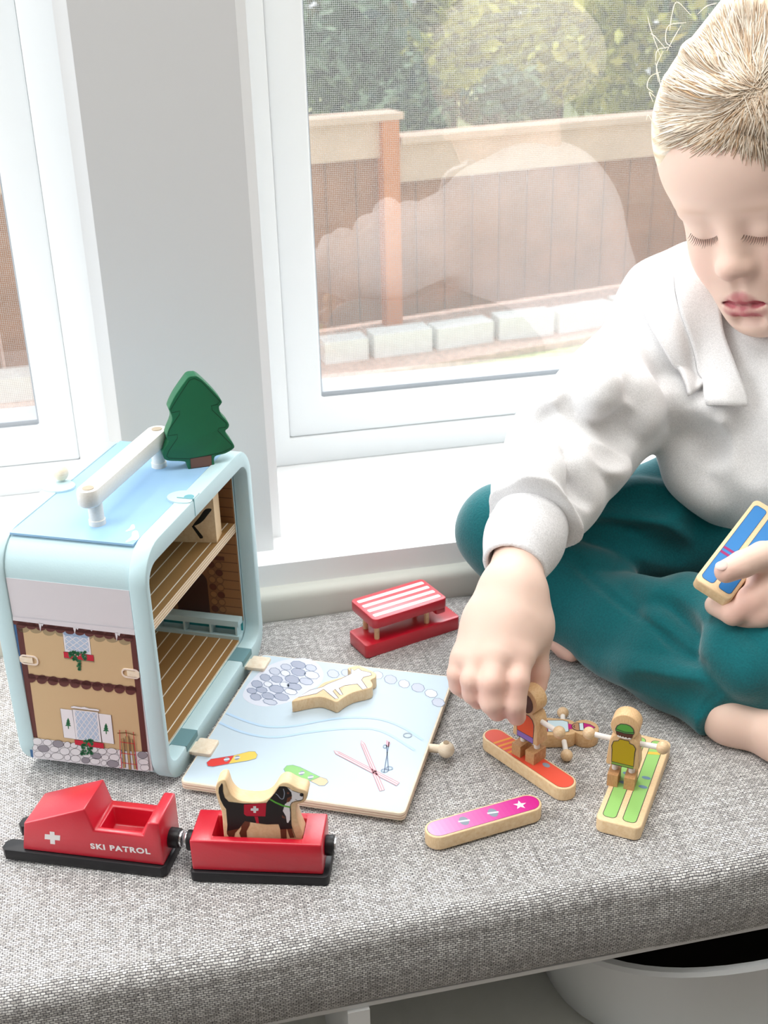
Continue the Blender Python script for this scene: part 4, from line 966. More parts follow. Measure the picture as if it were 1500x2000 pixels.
# figure lying on its back
Lg = Fr(A(.1052, .6872, .0115), x=A(-.10, -.99, 0) / math.hypot(.10, .99), y=A(0, 0, -1), z=A(.99, -.10, 0) / math.hypot(.10, .99))
lyf = figure('peg_figure', Lg, 'peg figure with pink hat and pale blue coat lying on its back', 0, .0155,
             ((1, (1, .10, .08)), (-1, (-1, -.05, .05))), [((-.0045, FT / 2, .001), (-.0045, FT / 2 + .001, -.006), None), ((.0045, FT / 2, .001), (.0045, FT / 2 + .001, -.006), None)], beech2, beechd)
fig_print(lyf, Lg, 0.0, (0, -1, 0) if False else (0, -1, 0), [('s', P('#bf1f7c'), [(-.0066, .0012), (.0066, .0012), (.0066, .0048), (-.0066, .0048)]), ('s', P('#cfe3ec'), [(-.0066, .0045), (.0066, .0045), (.0072, .0150), (.0056, .0188), (-.0056, .0188), (-.0072, .0150)]),
    ('p', P('#bf1f7c'), [(-.0034, .0186), (.0034, .0186), (.0026, .0214), (-.0026, .0214)]), ('s', P('#b98a66'), ell(0, .0255, .0046, .0044, 18)), ('s', P('#d7ecf2'), [(-.0040, .0262), (.0040, .0262), (.0044, .0295), (-.0044, .0295)]), ('s', P('#bf1f7c'), [(-.0046, .0292), (.0046, .0292), (.0030, .0335), (.0004, .0372), (-.0028, .0338)]), ('l', INK, [(-.0016, .0232), (0, .0224), (.0016, .0232)])])

# ================================================================== CHILD
def Q(u, v, d): return atdepth(u, v, d)
def smin(a, b, k):
    h = np.maximum(k - np.abs(a - b), 0) / k; return np.minimum(a, b) - h * h * k * .25
class Sdf:
    """ordered list of primitives; each is (fn, sign, k)"""
    def __init__(s): s.L = []; s.post = None
    def cap(s, a, b, r1, r2=None, k=.01, sub=False):
        a, b = A(*a), A(*b); r2 = r1 if r2 is None else r2; ba = b - a; l2 = float(ba @ ba) + 1e-12
        def f(p):
            h = np.clip(((p - a) @ ba) / l2, 0, 1); return np.linalg.norm(p - a - h[..., None] * ba, axis=-1) - (r1 + (r2 - r1) * h)
        s.L.append((f, -1 if sub else 1, k)); return s
    def chain(s, pts, rad, k=.01, sub=False, kk=None):
        for i in range(len(pts) - 1): s.cap(pts[i], pts[i + 1], rad[i] if isinstance(rad, (list, tuple)) else rad, rad[i + 1] if isinstance(rad, (list, tuple)) else rad, k if (i == 0 or kk is None) else kk, sub)
        return s
    def ell(s, c, r, R=None, k=.01, sub=False):
        c = A(*c); r = A(*r); R_ = None if R is None else np.asarray(R)
        def f(p):
            q = p - c
            if R_ is not None: q = q @ R_
            k0 = np.linalg.norm(q / r, axis=-1); k1 = np.linalg.norm(q / (r * r), axis=-1) + 1e-9
            return k0 * (k0 - 1) / k1
        s.L.append((f, -1 if sub else 1, k)); return s
    def __call__(s, p, use=None):
        d = np.full(p.shape[:-1], .25)
        for i, (f, sg, k) in enumerate(s.L):
            if use is not None and i not in use: continue
            if sg > 0: d = smin(d, f(p), k)
            else: d = -smin(-d, f(p), k)
        if s.post is not None: d = d + s.post(p)
        return d
def hit(sd, uv, near=.68, far=1.4):
    """first surface point along each pixel ray"""
    D = np.array([ray(u, v) for u, v in uv]); D /= np.linalg.norm(D, axis=1)[:, None]; t = np.full(len(uv), near)
    for _ in range(34):
        d = sd(CAM + D * t[:, None]); t += np.clip(d, -.02, .15) * .92
    P_ = CAM + D * t[:, None]; ok = np.abs(sd(P_)) < .002; return P_, ok
def grad(sd, P_, e=5e-4):
    g = np.stack([sd(P_ + e * A(*ax)) - sd(P_ - e * A(*ax)) for ax in ((1, 0, 0), (0, 1, 0), (0, 0, 1))], -1); return g / (np.linalg.norm(g, axis=-1, keepdims=True) + 1e-9)
def fold(sd, uv, h, r, ridge=True, k=None, n=5):
    """ridge or groove along a pixel polyline on the present surface"""
    uv = [tuple(q) for q in smooth_open([A(*q) for q in uv], n)]
    P_, ok = hit(sd, uv); N_ = grad(sd, P_); m = len(P_)
    C_ = P_ - N_ * (r - h) if ridge else P_ + N_ * (r - h)
    for i in range(m - 1):
        if not (ok[i] and ok[i + 1]) or np.linalg.norm(P_[i + 1] - P_[i]) > .016: continue
        w1, w2 = [max(.35, math.sin(pi * (j + .6) / (m + .2)) ** .5) for j in (i, i + 1)]
        a, b = (C_[i] - N_[i] * (r * 0), C_[i + 1])
        off1, off2 = N_[i] * h * (1 - w1), N_[i + 1] * h * (1 - w2)
        sg = -1 if ridge else 1
        sd.cap(a + sg * off1, b + sg * off2, r, r, k or max(r, .006), not ridge)
def _plane(sd, p, n, k=.002):
    p, n = A(*p), A(*n); n = n / np.linalg.norm(n); sd.L.append((lambda x: -((x - p) @ n), -1, k))
def polygonise(sd, lo, hi, vox, blk=12):
    lo, hi = A(*lo), A(*hi); n = np.ceil((hi - lo) / (vox * blk)).astype(int); dim = n * blk + 1
    G = np.ones(tuple(dim), np.float32)
    hd = vox * blk * .5 * math.sqrt(3) * 1.25
    cs = [lo[a] + vox * blk * (np.arange(n[a]) + .5) for a in range(3)]
    C_ = np.stack(np.meshgrid(*cs, indexing='ij'), -1); DC = np.stack([f(C_) for f, _, _ in sd.L], -1)
    d = np.full(C_.shape[:-1], .25)
    for i, (f, sg, k) in enumerate(sd.L): d = smin(d, DC[..., i], k) if sg > 0 else -smin(-d, DC[..., i], k)
    K_ = np.array([k for _, _, k in sd.L])
    o = np.arange(blk + 1) * vox; L_ = np.stack(np.meshgrid(o, o, o, indexing='ij'), -1)
    for i in range(n[0]):
        for j in range(n[1]):
            for l in range(n[2]):
                sl = tuple(slice(a * blk, a * blk + blk + 1) for a in (i, j, l)); c = d[i, j, l]
                if c < -hd * 1.1: G[sl] = np.minimum(G[sl], -1) if False else -1; continue
                if c > hd * 1.35: continue
                use = set(np.nonzero(DC[i, j, l] < hd * 1.7 + K_)[0].tolist())
                if not use: continue
                G[sl] = sd(L_ + (lo + vox * blk * A(i, j, l)), use)
    return nets(G, lo, vox)
def nets(G, lo, vox):
    ins = G < 0
    c8 = [ins[a:ins.shape[0] - 1 + a, b:ins.shape[1] - 1 + b, c:ins.shape[2] - 1 + c] for a in (0, 1) for b in (0, 1) for c in (0, 1)]
    cnt = sum(x.astype(np.int8) for x in c8); act = (cnt > 0) & (cnt < 8); idx = np.argwhere(act); vid = -np.ones(act.shape, np.int32); vid[act] = np.arange(len(idx))
    acc = np.zeros((len(idx), 3)); num = np.zeros(len(idx)); I, J, K_ = idx.T
    val = {(a, b, c): G[I + a, J + b, K_ + c] for a in (0, 1) for b in (0, 1) for c in (0, 1)}
    for a in val:
        for ax in range(3):
            if a[ax]: continue
            b = list(a); b[ax] = 1; b = tuple(b); va, vb = val[a], val[b]; m = (va < 0) != (vb < 0)
            t = np.where(m, va / np.where(m, va - vb, 1), 0); p = np.repeat(A(*a)[None], len(idx), 0); p[:, ax] += t; acc += p * m[:, None]; num += m
    V = lo + (idx + acc / num[:, None]) * vox; F_ = []
    for ax in range(3):
        s0 = [slice(None)] * 3; s1 = [slice(None)] * 3; s0[ax] = slice(0, -1); s1[ax] = slice(1, None)
        A0, A1 = ins[tuple(s0)], ins[tuple(s1)]; ed = np.argwhere(A0 != A1); u, v = (ax + 1) % 3, (ax + 2) % 3
        ed = ed[(ed[:, u] > 0) & (ed[:, v] > 0) & (ed[:, u] < act.shape[u]) & (ed[:, v] < act.shape[v])]
        q = []
        for (du, dv) in ((-1, -1), (0, -1), (0, 0), (-1, 0)):
            e = ed.copy(); e[:, u] += du; e[:, v] += dv; q.append(vid[e[:, 0], e[:, 1], e[:, 2]])
        q = np.stack(q, 1); fl = A0[tuple(ed.T)]; q[~fl] = q[~fl][:, ::-1]; F_.append(q[(q >= 0).all(1)])
    return V, np.concatenate(F_)
def mesh_obj(name, V, F_, m, parent, fr=None, relax=2, attrs=()):
    V = np.asarray(V)
    if relax:
        e = np.concatenate([F_[:, [0, 1]], F_[:, [1, 2]], F_[:, [2, 3]], F_[:, [3, 0]]])
        for _ in range(relax):
            s_ = np.zeros_like(V); c = np.zeros(len(V)); np.add.at(s_, e[:, 0], V[e[:, 1]]); np.add.at(s_, e[:, 1], V[e[:, 0]]); np.add.at(c, e[:, 0], 1); np.add.at(c, e[:, 1], 1)
            V = V * .5 + .5 * s_ / np.maximum(c, 1)[:, None]
    W = V
    f = fr if fr is not None else CF
    W = (V - f.o) @ np.stack([f.x, f.y, f.z], 1)
    me = bpy.data.meshes.new(name); me.vertices.add(len(W)); me.vertices.foreach_set('co', W.astype(np.float32).ravel())
    me.loops.add(F_.size); me.loops.foreach_set('vertex_index', F_.astype(np.int32).ravel()); me.polygons.add(len(F_)); me.polygons.foreach_set('loop_start', np.arange(0, F_.size, 4, dtype=np.int32))
    me.polygons.foreach_set('use_smooth', np.ones(len(F_), bool)); me.update(calc_edges=True); me.validate()
    for nm, fn in attrs:
        at = me.attributes.new(nm, 'FLOAT_COLOR', 'POINT'); c = np.ones((len(V), 4), np.float32); c[:, :3] = fn(V); at.data.foreach_set('color', c.ravel())
    me.materials.append(m); o = bpy.data.objects.new(name, me); COL.objects.link(o); place(o, f, parent); return o

CF = Fr(A(.37, .86, 0), 0)                 # the child sits here
# ---- head frame (image right, up, towards viewer), turned down and to the left
def rot(ax, a):
    c, s_ = cos(a), sin(a); return np.array({'x': [[1, 0, 0], [0, c, -s_], [0, s_, c]], 'y': [[c, 0, s_], [0, 1, 0], [-s_, 0, c]], 'z': [[c, -s_, 0], [s_, c, 0], [0, 0, 1]]}[ax])
HR = np.stack([RT, UP, -FW], 1) @ rot('z', radians(20)) @ rot('x', radians(28)) @ rot('y', radians(-50))   # columns: head axes in world
HS = .855
HO = Q(1433, 452, .824) - HR @ (A(0, -.006, .070) * HS)
BS = 1.0                                    # short lower face
def Hh(a, b, c): return HO + HR @ (A(a, b * BS if b < 0 else b, c) * HS)
def hl(P_):
    q = (P_ - HO) @ HR / HS; q[..., 1] = np.where(q[..., 1] < 0, q[..., 1] / BS, q[..., 1]); return q
def hdir(a, b, c): return HR @ A(a, b, c)

sk_ = Sdf()
# cranium, face
sk_.ell(Hh(0, .046, -.026), A(.088, .088, .106) * HS, HR, .01)
sk_.ell(Hh(0, .040, .010), A(.070, .060, .065) * HS, HR, .03)
sk_.ell(Hh(0, -.034, .022), A(.046, .056, .046) * HS, HR, .03)
for s_ in (-1, 1):
    sk_.ell(Hh(s_ * .028, -.038, .038), A(.024, .026, .026) * HS, HR, .03)          # cheeks
    sk_.cap(Hh(s_ * .036, -.054, -.005), Hh(s_ * .010, -.086, .040), .012, .011, .03)  # jaw
sk_.ell(Hh(0, -.088, .050), A(.016, .012, .014) * HS, HR, .025)                     # chin
sk_.ell(Hh(0, -.062, .055), A(.024, .022, .018) * HS, HR, .022)                     # muzzle
for s_ in (-1, 1):
    sk_.ell(Hh(s_ * .0245, -.004, .088), A(.0165, .0105, .0135) * HS, HR, .014, True)  # sockets
    sk_.ell(Hh(s_ * .0255, -.005, .0595), A(.0150, .0128, .0145) * HS, HR, .006)       # lids over the eyeball
    sk_.ell(Hh(s_ * .026, .012, .0635), A(.019, .0055, .008) * HS, HR, .014)            # brow
sk_.cap(Hh(0, .004, .066), Hh(0, -.030, .0815), .0055, .0080, .014)                 # nose bridge
sk_.ell(Hh(0, -.0325, .0855), A(.0088, .0078, .0085) * HS, HR, .008)                # tip
for s_ in (-1, 1):
    sk_.ell(Hh(s_ * .0092, -.0345, .0775), A(.0062, .0058, .0078) * HS, HR, .006)     # wings
    sk_.ell(Hh(s_ * .0050, -.0405, .0835), A(.0030, .0022, .0036) * HS, HR, .004, True)
sk_.cap(Hh(0, -.043, .082), Hh(0, -.057, .080), .0020, .0024, .006, True)           # philtrum
# lips
ul = [Hh(-.0300, -.0665, .0540), Hh(-.0150, -.0630, .0680), Hh(-.0045, -.0610, .0730), Hh(0, -.0620, .0732), Hh(.0045, -.0610, .0730), Hh(.0150, -.0630, .0680), Hh(.0300, -.0665, .0540)]
sk_.chain(ul, [.0016, .0036, .0046, .0044, .0046, .0036, .0016], .004, kk=.003)
ll = [Hh(-.0280, -.0690, .0550), Hh(-.0135, -.0735, .0660), Hh(0, -.0755, .0700), Hh(.0135, -.0735, .0660), Hh(.0280, -.0690, .0550)]
sk_.chain(ll, [.0016, .0050, .0062, .0050, .0016], .004, kk=.003)
sk_.chain([Hh(-.0190, -.0680, .0705), Hh(-.0110, -.0680, .0762), Hh(0, -.0684, .0797), Hh(.0110, -.0680, .0762), Hh(.0190, -.0680, .0705)], [.0012, .0020, .0022, .0020, .0012], .0030, True)
sk_.cap(Hh(-.007, -.0845, .0700), Hh(.007, -.0845, .0700), .0032, .0032, .010, True)
# ears
for s_ in (-1, 1):
    sk_.ell(Hh(s_ * .070, -.012, -.014), A(.008, .026, .016) * HS, HR, .006); sk_.ell(Hh(s_ * .079, -.010, -.008), A(.006, .017, .009) * HS, HR, .004, True)
# trunk
SH_R, SH_L = Q(1330, 640, .945), Q(1640, 660, .92)
NK = Q(1500, 650, .955)
PEL = A(.395, .845, .085)
sk_.cap(Hh(0, -.045, -.040), NK, .032, .034, .02)
sk_.chain([Q(1500, 720, .965), Q(1520, 850, .985), PEL + A(0, 0, .01)], [.050, .058, .062], .02); sk_.cap(SH_R, SH_L, .026, .026, .02)
# right arm and hand
EL_R, WR_R = Q(1122, 865, .905), Q(1003, 1130, .800)
sk_.chain([SH_R, EL_R], [.026, .022], .03); sk_.chain([EL_R, Q(1040, 1018, .846), WR_R], [.022, .0195, .0180], .01)
def finger(pts, rad, k=.006, kk=.002): sk_.chain(pts, rad, k, kk=kk)
W0_ = Q(1001, 1165, .795)
sk_.ell(W0_, (.021, .016, .018), None, .012)
palm = [(Q(1030, 1225, .790), Q(1018, 1280, .769), .0150, .0098), (Q(1000, 1215, .783), Q(975, 1280, .766), .0155, .0100), (Q(972, 1215, .785), Q(935, 1285, .770), .0150, .0094), (Q(952, 1220, .790), Q(905, 1288, .777), .0140, .0086)]
for a, b, r1, r2 in palm: sk_.cap(W0_, a, .0165, r1, .012); sk_.cap(a, b, r1, r2, .012)
finger([Q(1019, 1268, .771), Q(1010, 1330, .759), Q(1004, 1376, .759), Q(1009, 1399, .767)], [.0084, .0078, .0075, .0062], .003)
finger([Q(975, 1268, .769), Q(960, 1334, .756), Q(961, 1372, .758), Q(971, 1390, .767)], [.0086, .0080, .0077, .0064], .003)
finger([Q(934, 1272, .772), Q(921, 1328, .762), Q(924, 1354, .766), Q(934, 1368, .775)], [.0078, .0073, .0070, .0060], .003)
finger([Q(904, 1278, .780), Q(893, 1316, .775), Q(896, 1338, .779), Q(907, 1350, .787)], [.0072, .0067, .0063, .0055], .003)
finger([Q(1030, 1215, .800), Q(1042, 1265, .798), Q(1050, 1312, .797), Q(1050, 1338, .796)], [.0150, .0102, .0082, .0066], .010)
# left arm and hand
EL_L, WR_L = Q(1740, 960, .85), Q(1560, 1120, .815)
sk_.chain([SH_L, EL_L], [.034, .026], .03); sk_.chain([EL_L, WR_L], [.026, .0185], .01)
# ski board held in the left hand
BL = np.stack([RT, UP, -FW], 1)
bl_l = BL @ A(.62, .62, -.48); bl_l /= np.linalg.norm(bl_l); bl_w = BL @ A(.72, -.50, .30); bl_w -= bl_l * (bl_w @ bl_l); bl_w /= np.linalg.norm(bl_w); bl_n = -np.cross(bl_l, bl_w)
Mf = Fr(Q(1391, 1152, .800), x=bl_w, y=bl_l, z=bl_n)          # origin: middle of the near end, top face
def Bq(x, y, z): return Mf.w((x, y, z))
sk_.chain([WR_L, Q(1520, 1125, .812)], [.0190, .0190], .01)
PALM = Q(1510, 1150, .815)
sk_.cap(WR_L, PALM, .0190, .0190, .012); sk_.cap(PALM, Q(1490, 1165, .82), .0180, .0150, .012)
finger([Q(1535, 1092, .806), Q(1490, 1086, .795), Q(1450, 1102, .788), Q(1418, 1116, .7865)], [.0150, .0098, .0090, .0078], .010)
finger([Q(1515, 1140, .806), Q(1470, 1170, .800), Q(1432, 1196, .806), Q(1398, 1182, .824)], [.0120, .0098, .0088, .0076], .006)
finger([Q(1525, 1165, .806), Q(1488, 1196, .802), Q(1448, 1206, .815), Q(1422, 1190, .833)], [.0120, .0098, .0088, .0078], .006)
finger([Q(1535, 1185, .812), Q(1505, 1210, .812), Q(1470, 1210, .828), Q(1448, 1192, .842)], [.0115, .0092, .0082, .0074], .006)
finger([Q(1545, 1200, .822), Q(1522, 1218, .826), Q(1495, 1212, .842), Q(1476, 1195, .852)], [.0105, .0084, .0076, .0068], .006)
# legs (crossed)
KN_R = Q(985, 1045, .955); HIP_R = PEL + A(-.055, .0, .0); AN_R = Q(1430, 1405, .828)
sk_.chain([HIP_R, Q(1250, 1045, .992), KN_R], [.036, .022, .022], .015); sk_.chain([KN_R, Q(1090, 1150, .945), Q(1210, 1228, .916), Q(1300, 1300, .874), AN_R], [.026, .024, .021, .019, .0170], .02)
sk_.chain([AN_R, Q(1530, 1440, .812), Q(1640, 1470, .80)], [.0170, .0170, .015], .012)
sk_.chain([Q(1540, 1450, .80), Q(1640, 1480, .79)], [.015, .012], .012)
f_a, f_b = Q(1530, 1440, .812), Q(1640, 1472, .797); f_d = (f_b - f_a) / np.linalg.norm(f_b - f_a); f_s = np.cross(f_d, A(0, 0, 1)); f_s /= np.linalg.norm(f_s)
for k_ in range(5):
    t0_ = f_b + f_s * (.0105 * (k_ - 2)) * .9 + A(0, 0, -.003); sk_.cap(t0_ - f_d * .012, t0_ + f_d * (.020 - .0022 * abs(k_ - 1.2)), .0075, .0062 if k_ else .0078, .004)
HIP_L = PEL + A(.06, 0, 0); KN_L = Q(1640, 1270, .82); AN_L = Q(1190, 1262, .935)
sk_.chain([HIP_L, KN_L], [.040, .032], .03); sk_.chain([KN_L, Q(1456, 1262, .850), Q(1330, 1215, .900), AN_L], [.030, .026, .018, .014], .02)
FT_L = Q(1110, 1262, .930)
sk_.chain([AN_L, FT_L], [.018, .012], .012)
for k_ in range(4): sk_.cap(FT_L + A(0, 0, 0), Q(1080 + 12 * k_, 1254 + 8 * k_, .928 - .003 * k_), .008, .0060, .003)

# ---- skin colouring and face marks
skin_c, blush_c, lip_c, deep_c = [np.array(lin(h)) for h in ('#efcfbf', '#e2a79a', '#c2606b', '#b97a6e')]
def skin_col(V):
    c = np.repeat(skin_c[None], len(V), 0)
    def blend(col, w_): 
        nonlocal c
        w_ = np.clip(w_, 0, 1)[:, None]; c = c * (1 - w_) + col * w_
    L_ = hl(V)
    g = lambda p, s_: np.exp(-((L_ - A(*p)) ** 2).sum(1) / (2 * s_ * s_))
    blend(blush_c, .55 * g((-.032, -.038, .055), .014) + .55 * g((.032, -.038, .055), .014) + .30 * g((0, -.035, .092), .008))
    blend(deep_c, .40 * (g((-.0095, -.038, .082), .004) + g((.0095, -.038, .082), .004)))
    # lips: distance to the lip curves
    def dist(ch):
        d = np.full(len(V), 1.)
        for a, b in zip(ch[:-1], ch[1:]):
            ba = b - a; h = np.clip(((V - a) @ ba) / (ba @ ba), 0, 1); d = np.minimum(d, np.linalg.norm(V - a - h[:, None] * ba, axis=1))
        return d
    ww = np.clip(1.15 - (np.abs(L_[:, 0]) / .0310) ** 4, 0, 1)
    blend(lip_c, .95 * np.clip((.0066 - dist(ul)) / .0012, 0, 1) * ww); blend(lip_c, .95 * np.clip((.0084 - dist(ll)) / .0012, 0, 1) * ww)
    blend(np.array(lin('#8c3440')), .9 * np.exp(-((L_[:, 1] + .0682) / .0011) ** 2) * np.clip((.0225 - np.abs(L_[:, 0])) / .004, 0, 1) * (L_[:, 2] > .045))
    # lid line / eye corners
    for s_ in (-1, 1):
        e = A(s_ * .0255, -.0125, .0725); q = (L_ - e) / A(.0125, .0022, .012); blend(deep_c, .55 * np.exp(-(q ** 2).sum(1)))
        q = (L_ - A(s_ * .0125, -.005, .066)) / A(.005, .006, .01); blend(np.array(lin('#c08c92')), .35 * np.exp(-(q ** 2).sum(1)))
        q = (L_ - A(s_ * .027, .0150, .070)) / A(.016, .0030, .02); blend(np.array(lin('#c79f80')), .35 * np.exp(-(q ** 2).sum(1)))
    # finger pads and knuckles pinker
    for (u, v, d, r_, w_) in ((1008, 1392, .764, .009, .5), (1008, 1342, .750, .008, .35), (962, 1345, .750, .008, .35), (972, 1385, .770, .009, .5), (930, 1350, .765, .009, .4), (905, 1335, .772, .009, .35), (1046, 1330, .79, .012, .4), (1412, 1116, .782, .008, .35), (1440, 1195, .80, .012, .4), (1470, 1170, .795, .01, .3), (1018, 1285, .756, .01, .2), (1085, 1262, .90, .03, .5)):
        dd = ((V - Q(u, v, d)) ** 2).sum(1); blend(blush_c, w_ * np.exp(-dd / (2 * r_ * r_)))
    return c
def skin_mat():
    m = bpy.data.materials.new('fair_skin'); m.use_nodes = True; nt = m.node_tree; b = nt.nodes['Principled BSDF']
    at = nt.nodes.new('ShaderNodeAttribute'); at.attribute_name = 'tint'; nt.links.new(at.outputs['Color'], b.inputs['Base Color'])
    b.inputs['Roughness'].default_value = .48; b.inputs['Specular IOR Level'].default_value = .35
    b.inputs['Subsurface Weight'].default_value = .12; b.inputs['Subsurface Radius'].default_value = (.006, .0025, .0015); b.inputs['Subsurface Scale'].default_value = .6
    tc = nt.nodes.new('ShaderNodeTexCoord'); n = nt.nodes.new('ShaderNodeTexNoise'); n.inputs['Scale'].default_value = 900; nt.links.new(tc.outputs['Object'], n.inputs['Vector'])
    bp = nt.nodes.new('ShaderNodeBump'); bp.inputs['Strength'].default_value = .08; bp.inputs['Distance'].default_value = .0003; nt.links.new(n.outputs[0], bp.inputs['Height']); nt.links.new(bp.outputs[0], b.inputs['Normal'])
    return m
child = empty('person', CF, 'fair haired child in white sweatshirt and teal trousers sitting cross-legged, reaching for a peg figure', 'person')
V, F_ = polygonise(sk_, (.03, .56, -.002), (.56, 1.02, .50), .0014)
V[:, 2] = np.maximum(V[:, 2], .0008)
body = mesh_obj('body', V, F_, skin_mat(), child, relax=1, attrs=(('tint', skin_col),))
print('body', len(V))
# ---- ski board in the left hand
bb = link('toy_ski_board', prism(rrect(-.0138, .0138, 0, .088, .0042, 6), 'z', -.0098, 0, .0010, 3), beech, fr=Mf, ang=45)
tag(bb, 'wooden board printed with blue skis held in the child\'s hand at the right edge', 'toy skis')
pr = Print(lambda x, y: A(x, y, 0), (0, 0, 1), .00004, .0001)
for x0 in (-.0112, .0018):
    pr.shape(P('#2f7fc4', .4), rrect(x0, x0 + .0094, .0042, .083, .0026, 5), P('#2b3f66'), .0003); pr.up(2)
    for y in (.0305, .0350): pr.poly(P('#a3286f'), [(x0 + .0002, y), (x0 + .0092, y), (x0 + .0092, y + .0022), (x0 + .0002, y + .0022)])
    pr.up(-2)
pr.done('printed_skis', bb, Mf)

# ---- cloth
def cloth_mat(name, col, sheen=.3, sc=1400, bump=.35, rough=.95):
    m = bpy.data.materials.new(name); m.use_nodes = True; nt = m.node_tree; b = nt.nodes['Principled BSDF']
    b.inputs['Roughness'].default_value = rough; b.inputs['Specular IOR Level'].default_value = .15; b.inputs['Sheen Weight'].default_value = sheen; b.inputs['Sheen Roughness'].default_value = .5
    tc = nt.nodes.new('ShaderNodeTexCoord'); n = nt.nodes.new('ShaderNodeTexNoise'); n.inputs['Scale'].default_value = sc; n.inputs['Detail'].default_value = 2; nt.links.new(tc.outputs['Object'], n.inputs['Vector'])
    r = nt.nodes.new('ShaderNodeValToRGB'); c = lin(col); r.color_ramp.elements[0].color = (*[x * .86 for x in c], 1); r.color_ramp.elements[1].color = (*[min(1, x * 1.1) for x in c], 1)
    r.color_ramp.elements[0].position = .3; r.color_ramp.elements[1].position = .7; nt.links.new(n.outputs[0], r.inputs[0]); nt.links.new(r.outputs[0], b.inputs['Base Color'])
    bp = nt.nodes.new('ShaderNodeBump'); bp.inputs['Strength'].default_value = bump; bp.inputs['Distance'].default_value = .0005; nt.links.new(n.outputs[0], bp.inputs['Height']); nt.links.new(bp.outputs[0], b.inputs['Normal'])
    return m
fleece = cloth_mat('white_fleece', '#eeedee'); rib = cloth_mat('white_rib_knit', '#ebeaec', .2, 900); teal_c = cloth_mat('teal_fleece', '#0f656c', .40, 700, .6)
z8 = lambda L: [(900 + x / 2.5, 480 + y / 2.5) for x, y in L]
z6 = lambda L: [(840 + x / 2.273, 900 + y / 2.273) for x, y in L]
shirt = Sdf()
shirt.chain([Q(1500, 880, .955), Q(1490, 800, .950), Q(1480, 700, .955)], [.078, .080, .064], .03)
shirt.chain([Q(1600, 900, .99), Q(1560, 700, .97)], [.090, .075], .05)
shirt.cap(Q(1480, 650, .975), Q(1440, 575, .960), .052, .042, .04)
shirt.cap(Q(1330, 615, .955), Q(1600, 620, .935), .042, .045, .05)
shirt.chain([Q(1244, 584, .945), Q(1268, 556, .950), Q(1350, 515, .960)], [.010, .013, .016], .02, kk=.015)
SL = [Q(1318, 645, .945), Q(1204, 780, .925), Q(1118, 872, .905), Q(1074, 952, .872), Q(1040, 1018, .846)]
shirt.chain(SL, [.046, .0425, .0435, .0385, .0330], .022, kk=.02)
shirt.cap(Q(1640, 660, .92), Q(1740, 940, .86), .045, .042, .03); shirt.cap(Q(1740, 940, .86), Q(1590, 1110, .82), .042, .030, .02)
base_shirt = list(shirt.L)
F = lambda L, h, r, ridge=True, k=None: fold(shirt, z8(L), h, r, ridge, k)
F([(400, 815), (470, 790), (560, 760), (650, 790)], 0.00810, .010)                       # bump at the elbow
F([(385, 850), (450, 890), (520, 905), (580, 880)], 0.00810, .008, False)
F([(470, 930), (560, 900), (650, 975), (740, 1060), (800, 1100)], 0.00743, .010)
F([(560, 840), (640, 900), (720, 985), (810, 1020)], 0.00675, .009, False)
F([(640, 690), (720, 770), (800, 800), (900, 860)], .0035, .008)
F([(560, 720), (640, 800), (740, 850), (840, 930)], 0.00473, .009, False)
F([(820, 640), (900, 740), (950, 840)], 0.00405, .012)
F([(490, 1000), (540, 1090), (620, 1160), (660, 1200)], 0.00675, .009, False)
F([(420, 980), (410, 1090), (380, 1180)], 0.00338, .011)
F([(300, 960), (300, 1060), (240, 1150)], 0.00338, .010, False)
F([(560, 1060), (600, 1150), (640, 1220)], 0.00540, .009)
F([(170, 1225), (260, 1205), (380, 1225), (470, 1290), (530, 1390), (560, 1440)], 0.00540, .009)   # blouse over the cuff
F([(720, 560), (700, 650), (660, 720)], 0.00270, .012)
F([(880, 330), (930, 450), (990, 580), (1040, 660)], 0.00405, .008, False)
F([(1060, 700), (1120, 800), (1220, 830), (1340, 810)], 0.00405, .012)
F([(1150, 880), (1180, 950), (1240, 1000)], 0.00270, .012, False)
F([(1050, 1000), (1100, 1150), (1210, 1260)], 0.00270, .014)
F([(1420, 700), (1420, 900), (1440, 1100)], 0.00270, .012, False)
_plane(shirt, Q(1036, 1030, .842), Q(1004, 1105, .81) - Q(1040, 1018, .846))
rngc = np.random.default_rng(2)
kv = rngc.normal(0, 38, (7, 3)); kp = rngc.uniform(0, 6, 7)
shirt.post = lambda p: .00075 * sum(np.sin(p @ kv[i] + kp[i]) for i in range(7))
V, F_ = polygonise(shirt, (.05, .60, .02), (.56, 1.06, .42), .0018)
sw = mesh_obj('sweatshirt', V, F_, fleece, child, relax=1)
cuff = Sdf(); cuff.chain([Q(1040, 1012, .846), Q(1024, 1054, .829), Q(1004, 1106, .810)], [.0275, .0262, .0222], .01)
_plane(cuff, Q(1003, 1109, .809), Q(1004, 1106, .81) - Q(1024, 1054, .829))
cuff.cap(Q(1016, 1072, .822), Q(990, 1142, .797), .0188, .0180, .001, True)
V, F_ = polygonise(cuff, (.05, .60, .06), (.20, .86, .26), .0012)
o = mesh_obj('cuff', V, F_, rib, child, relax=2)
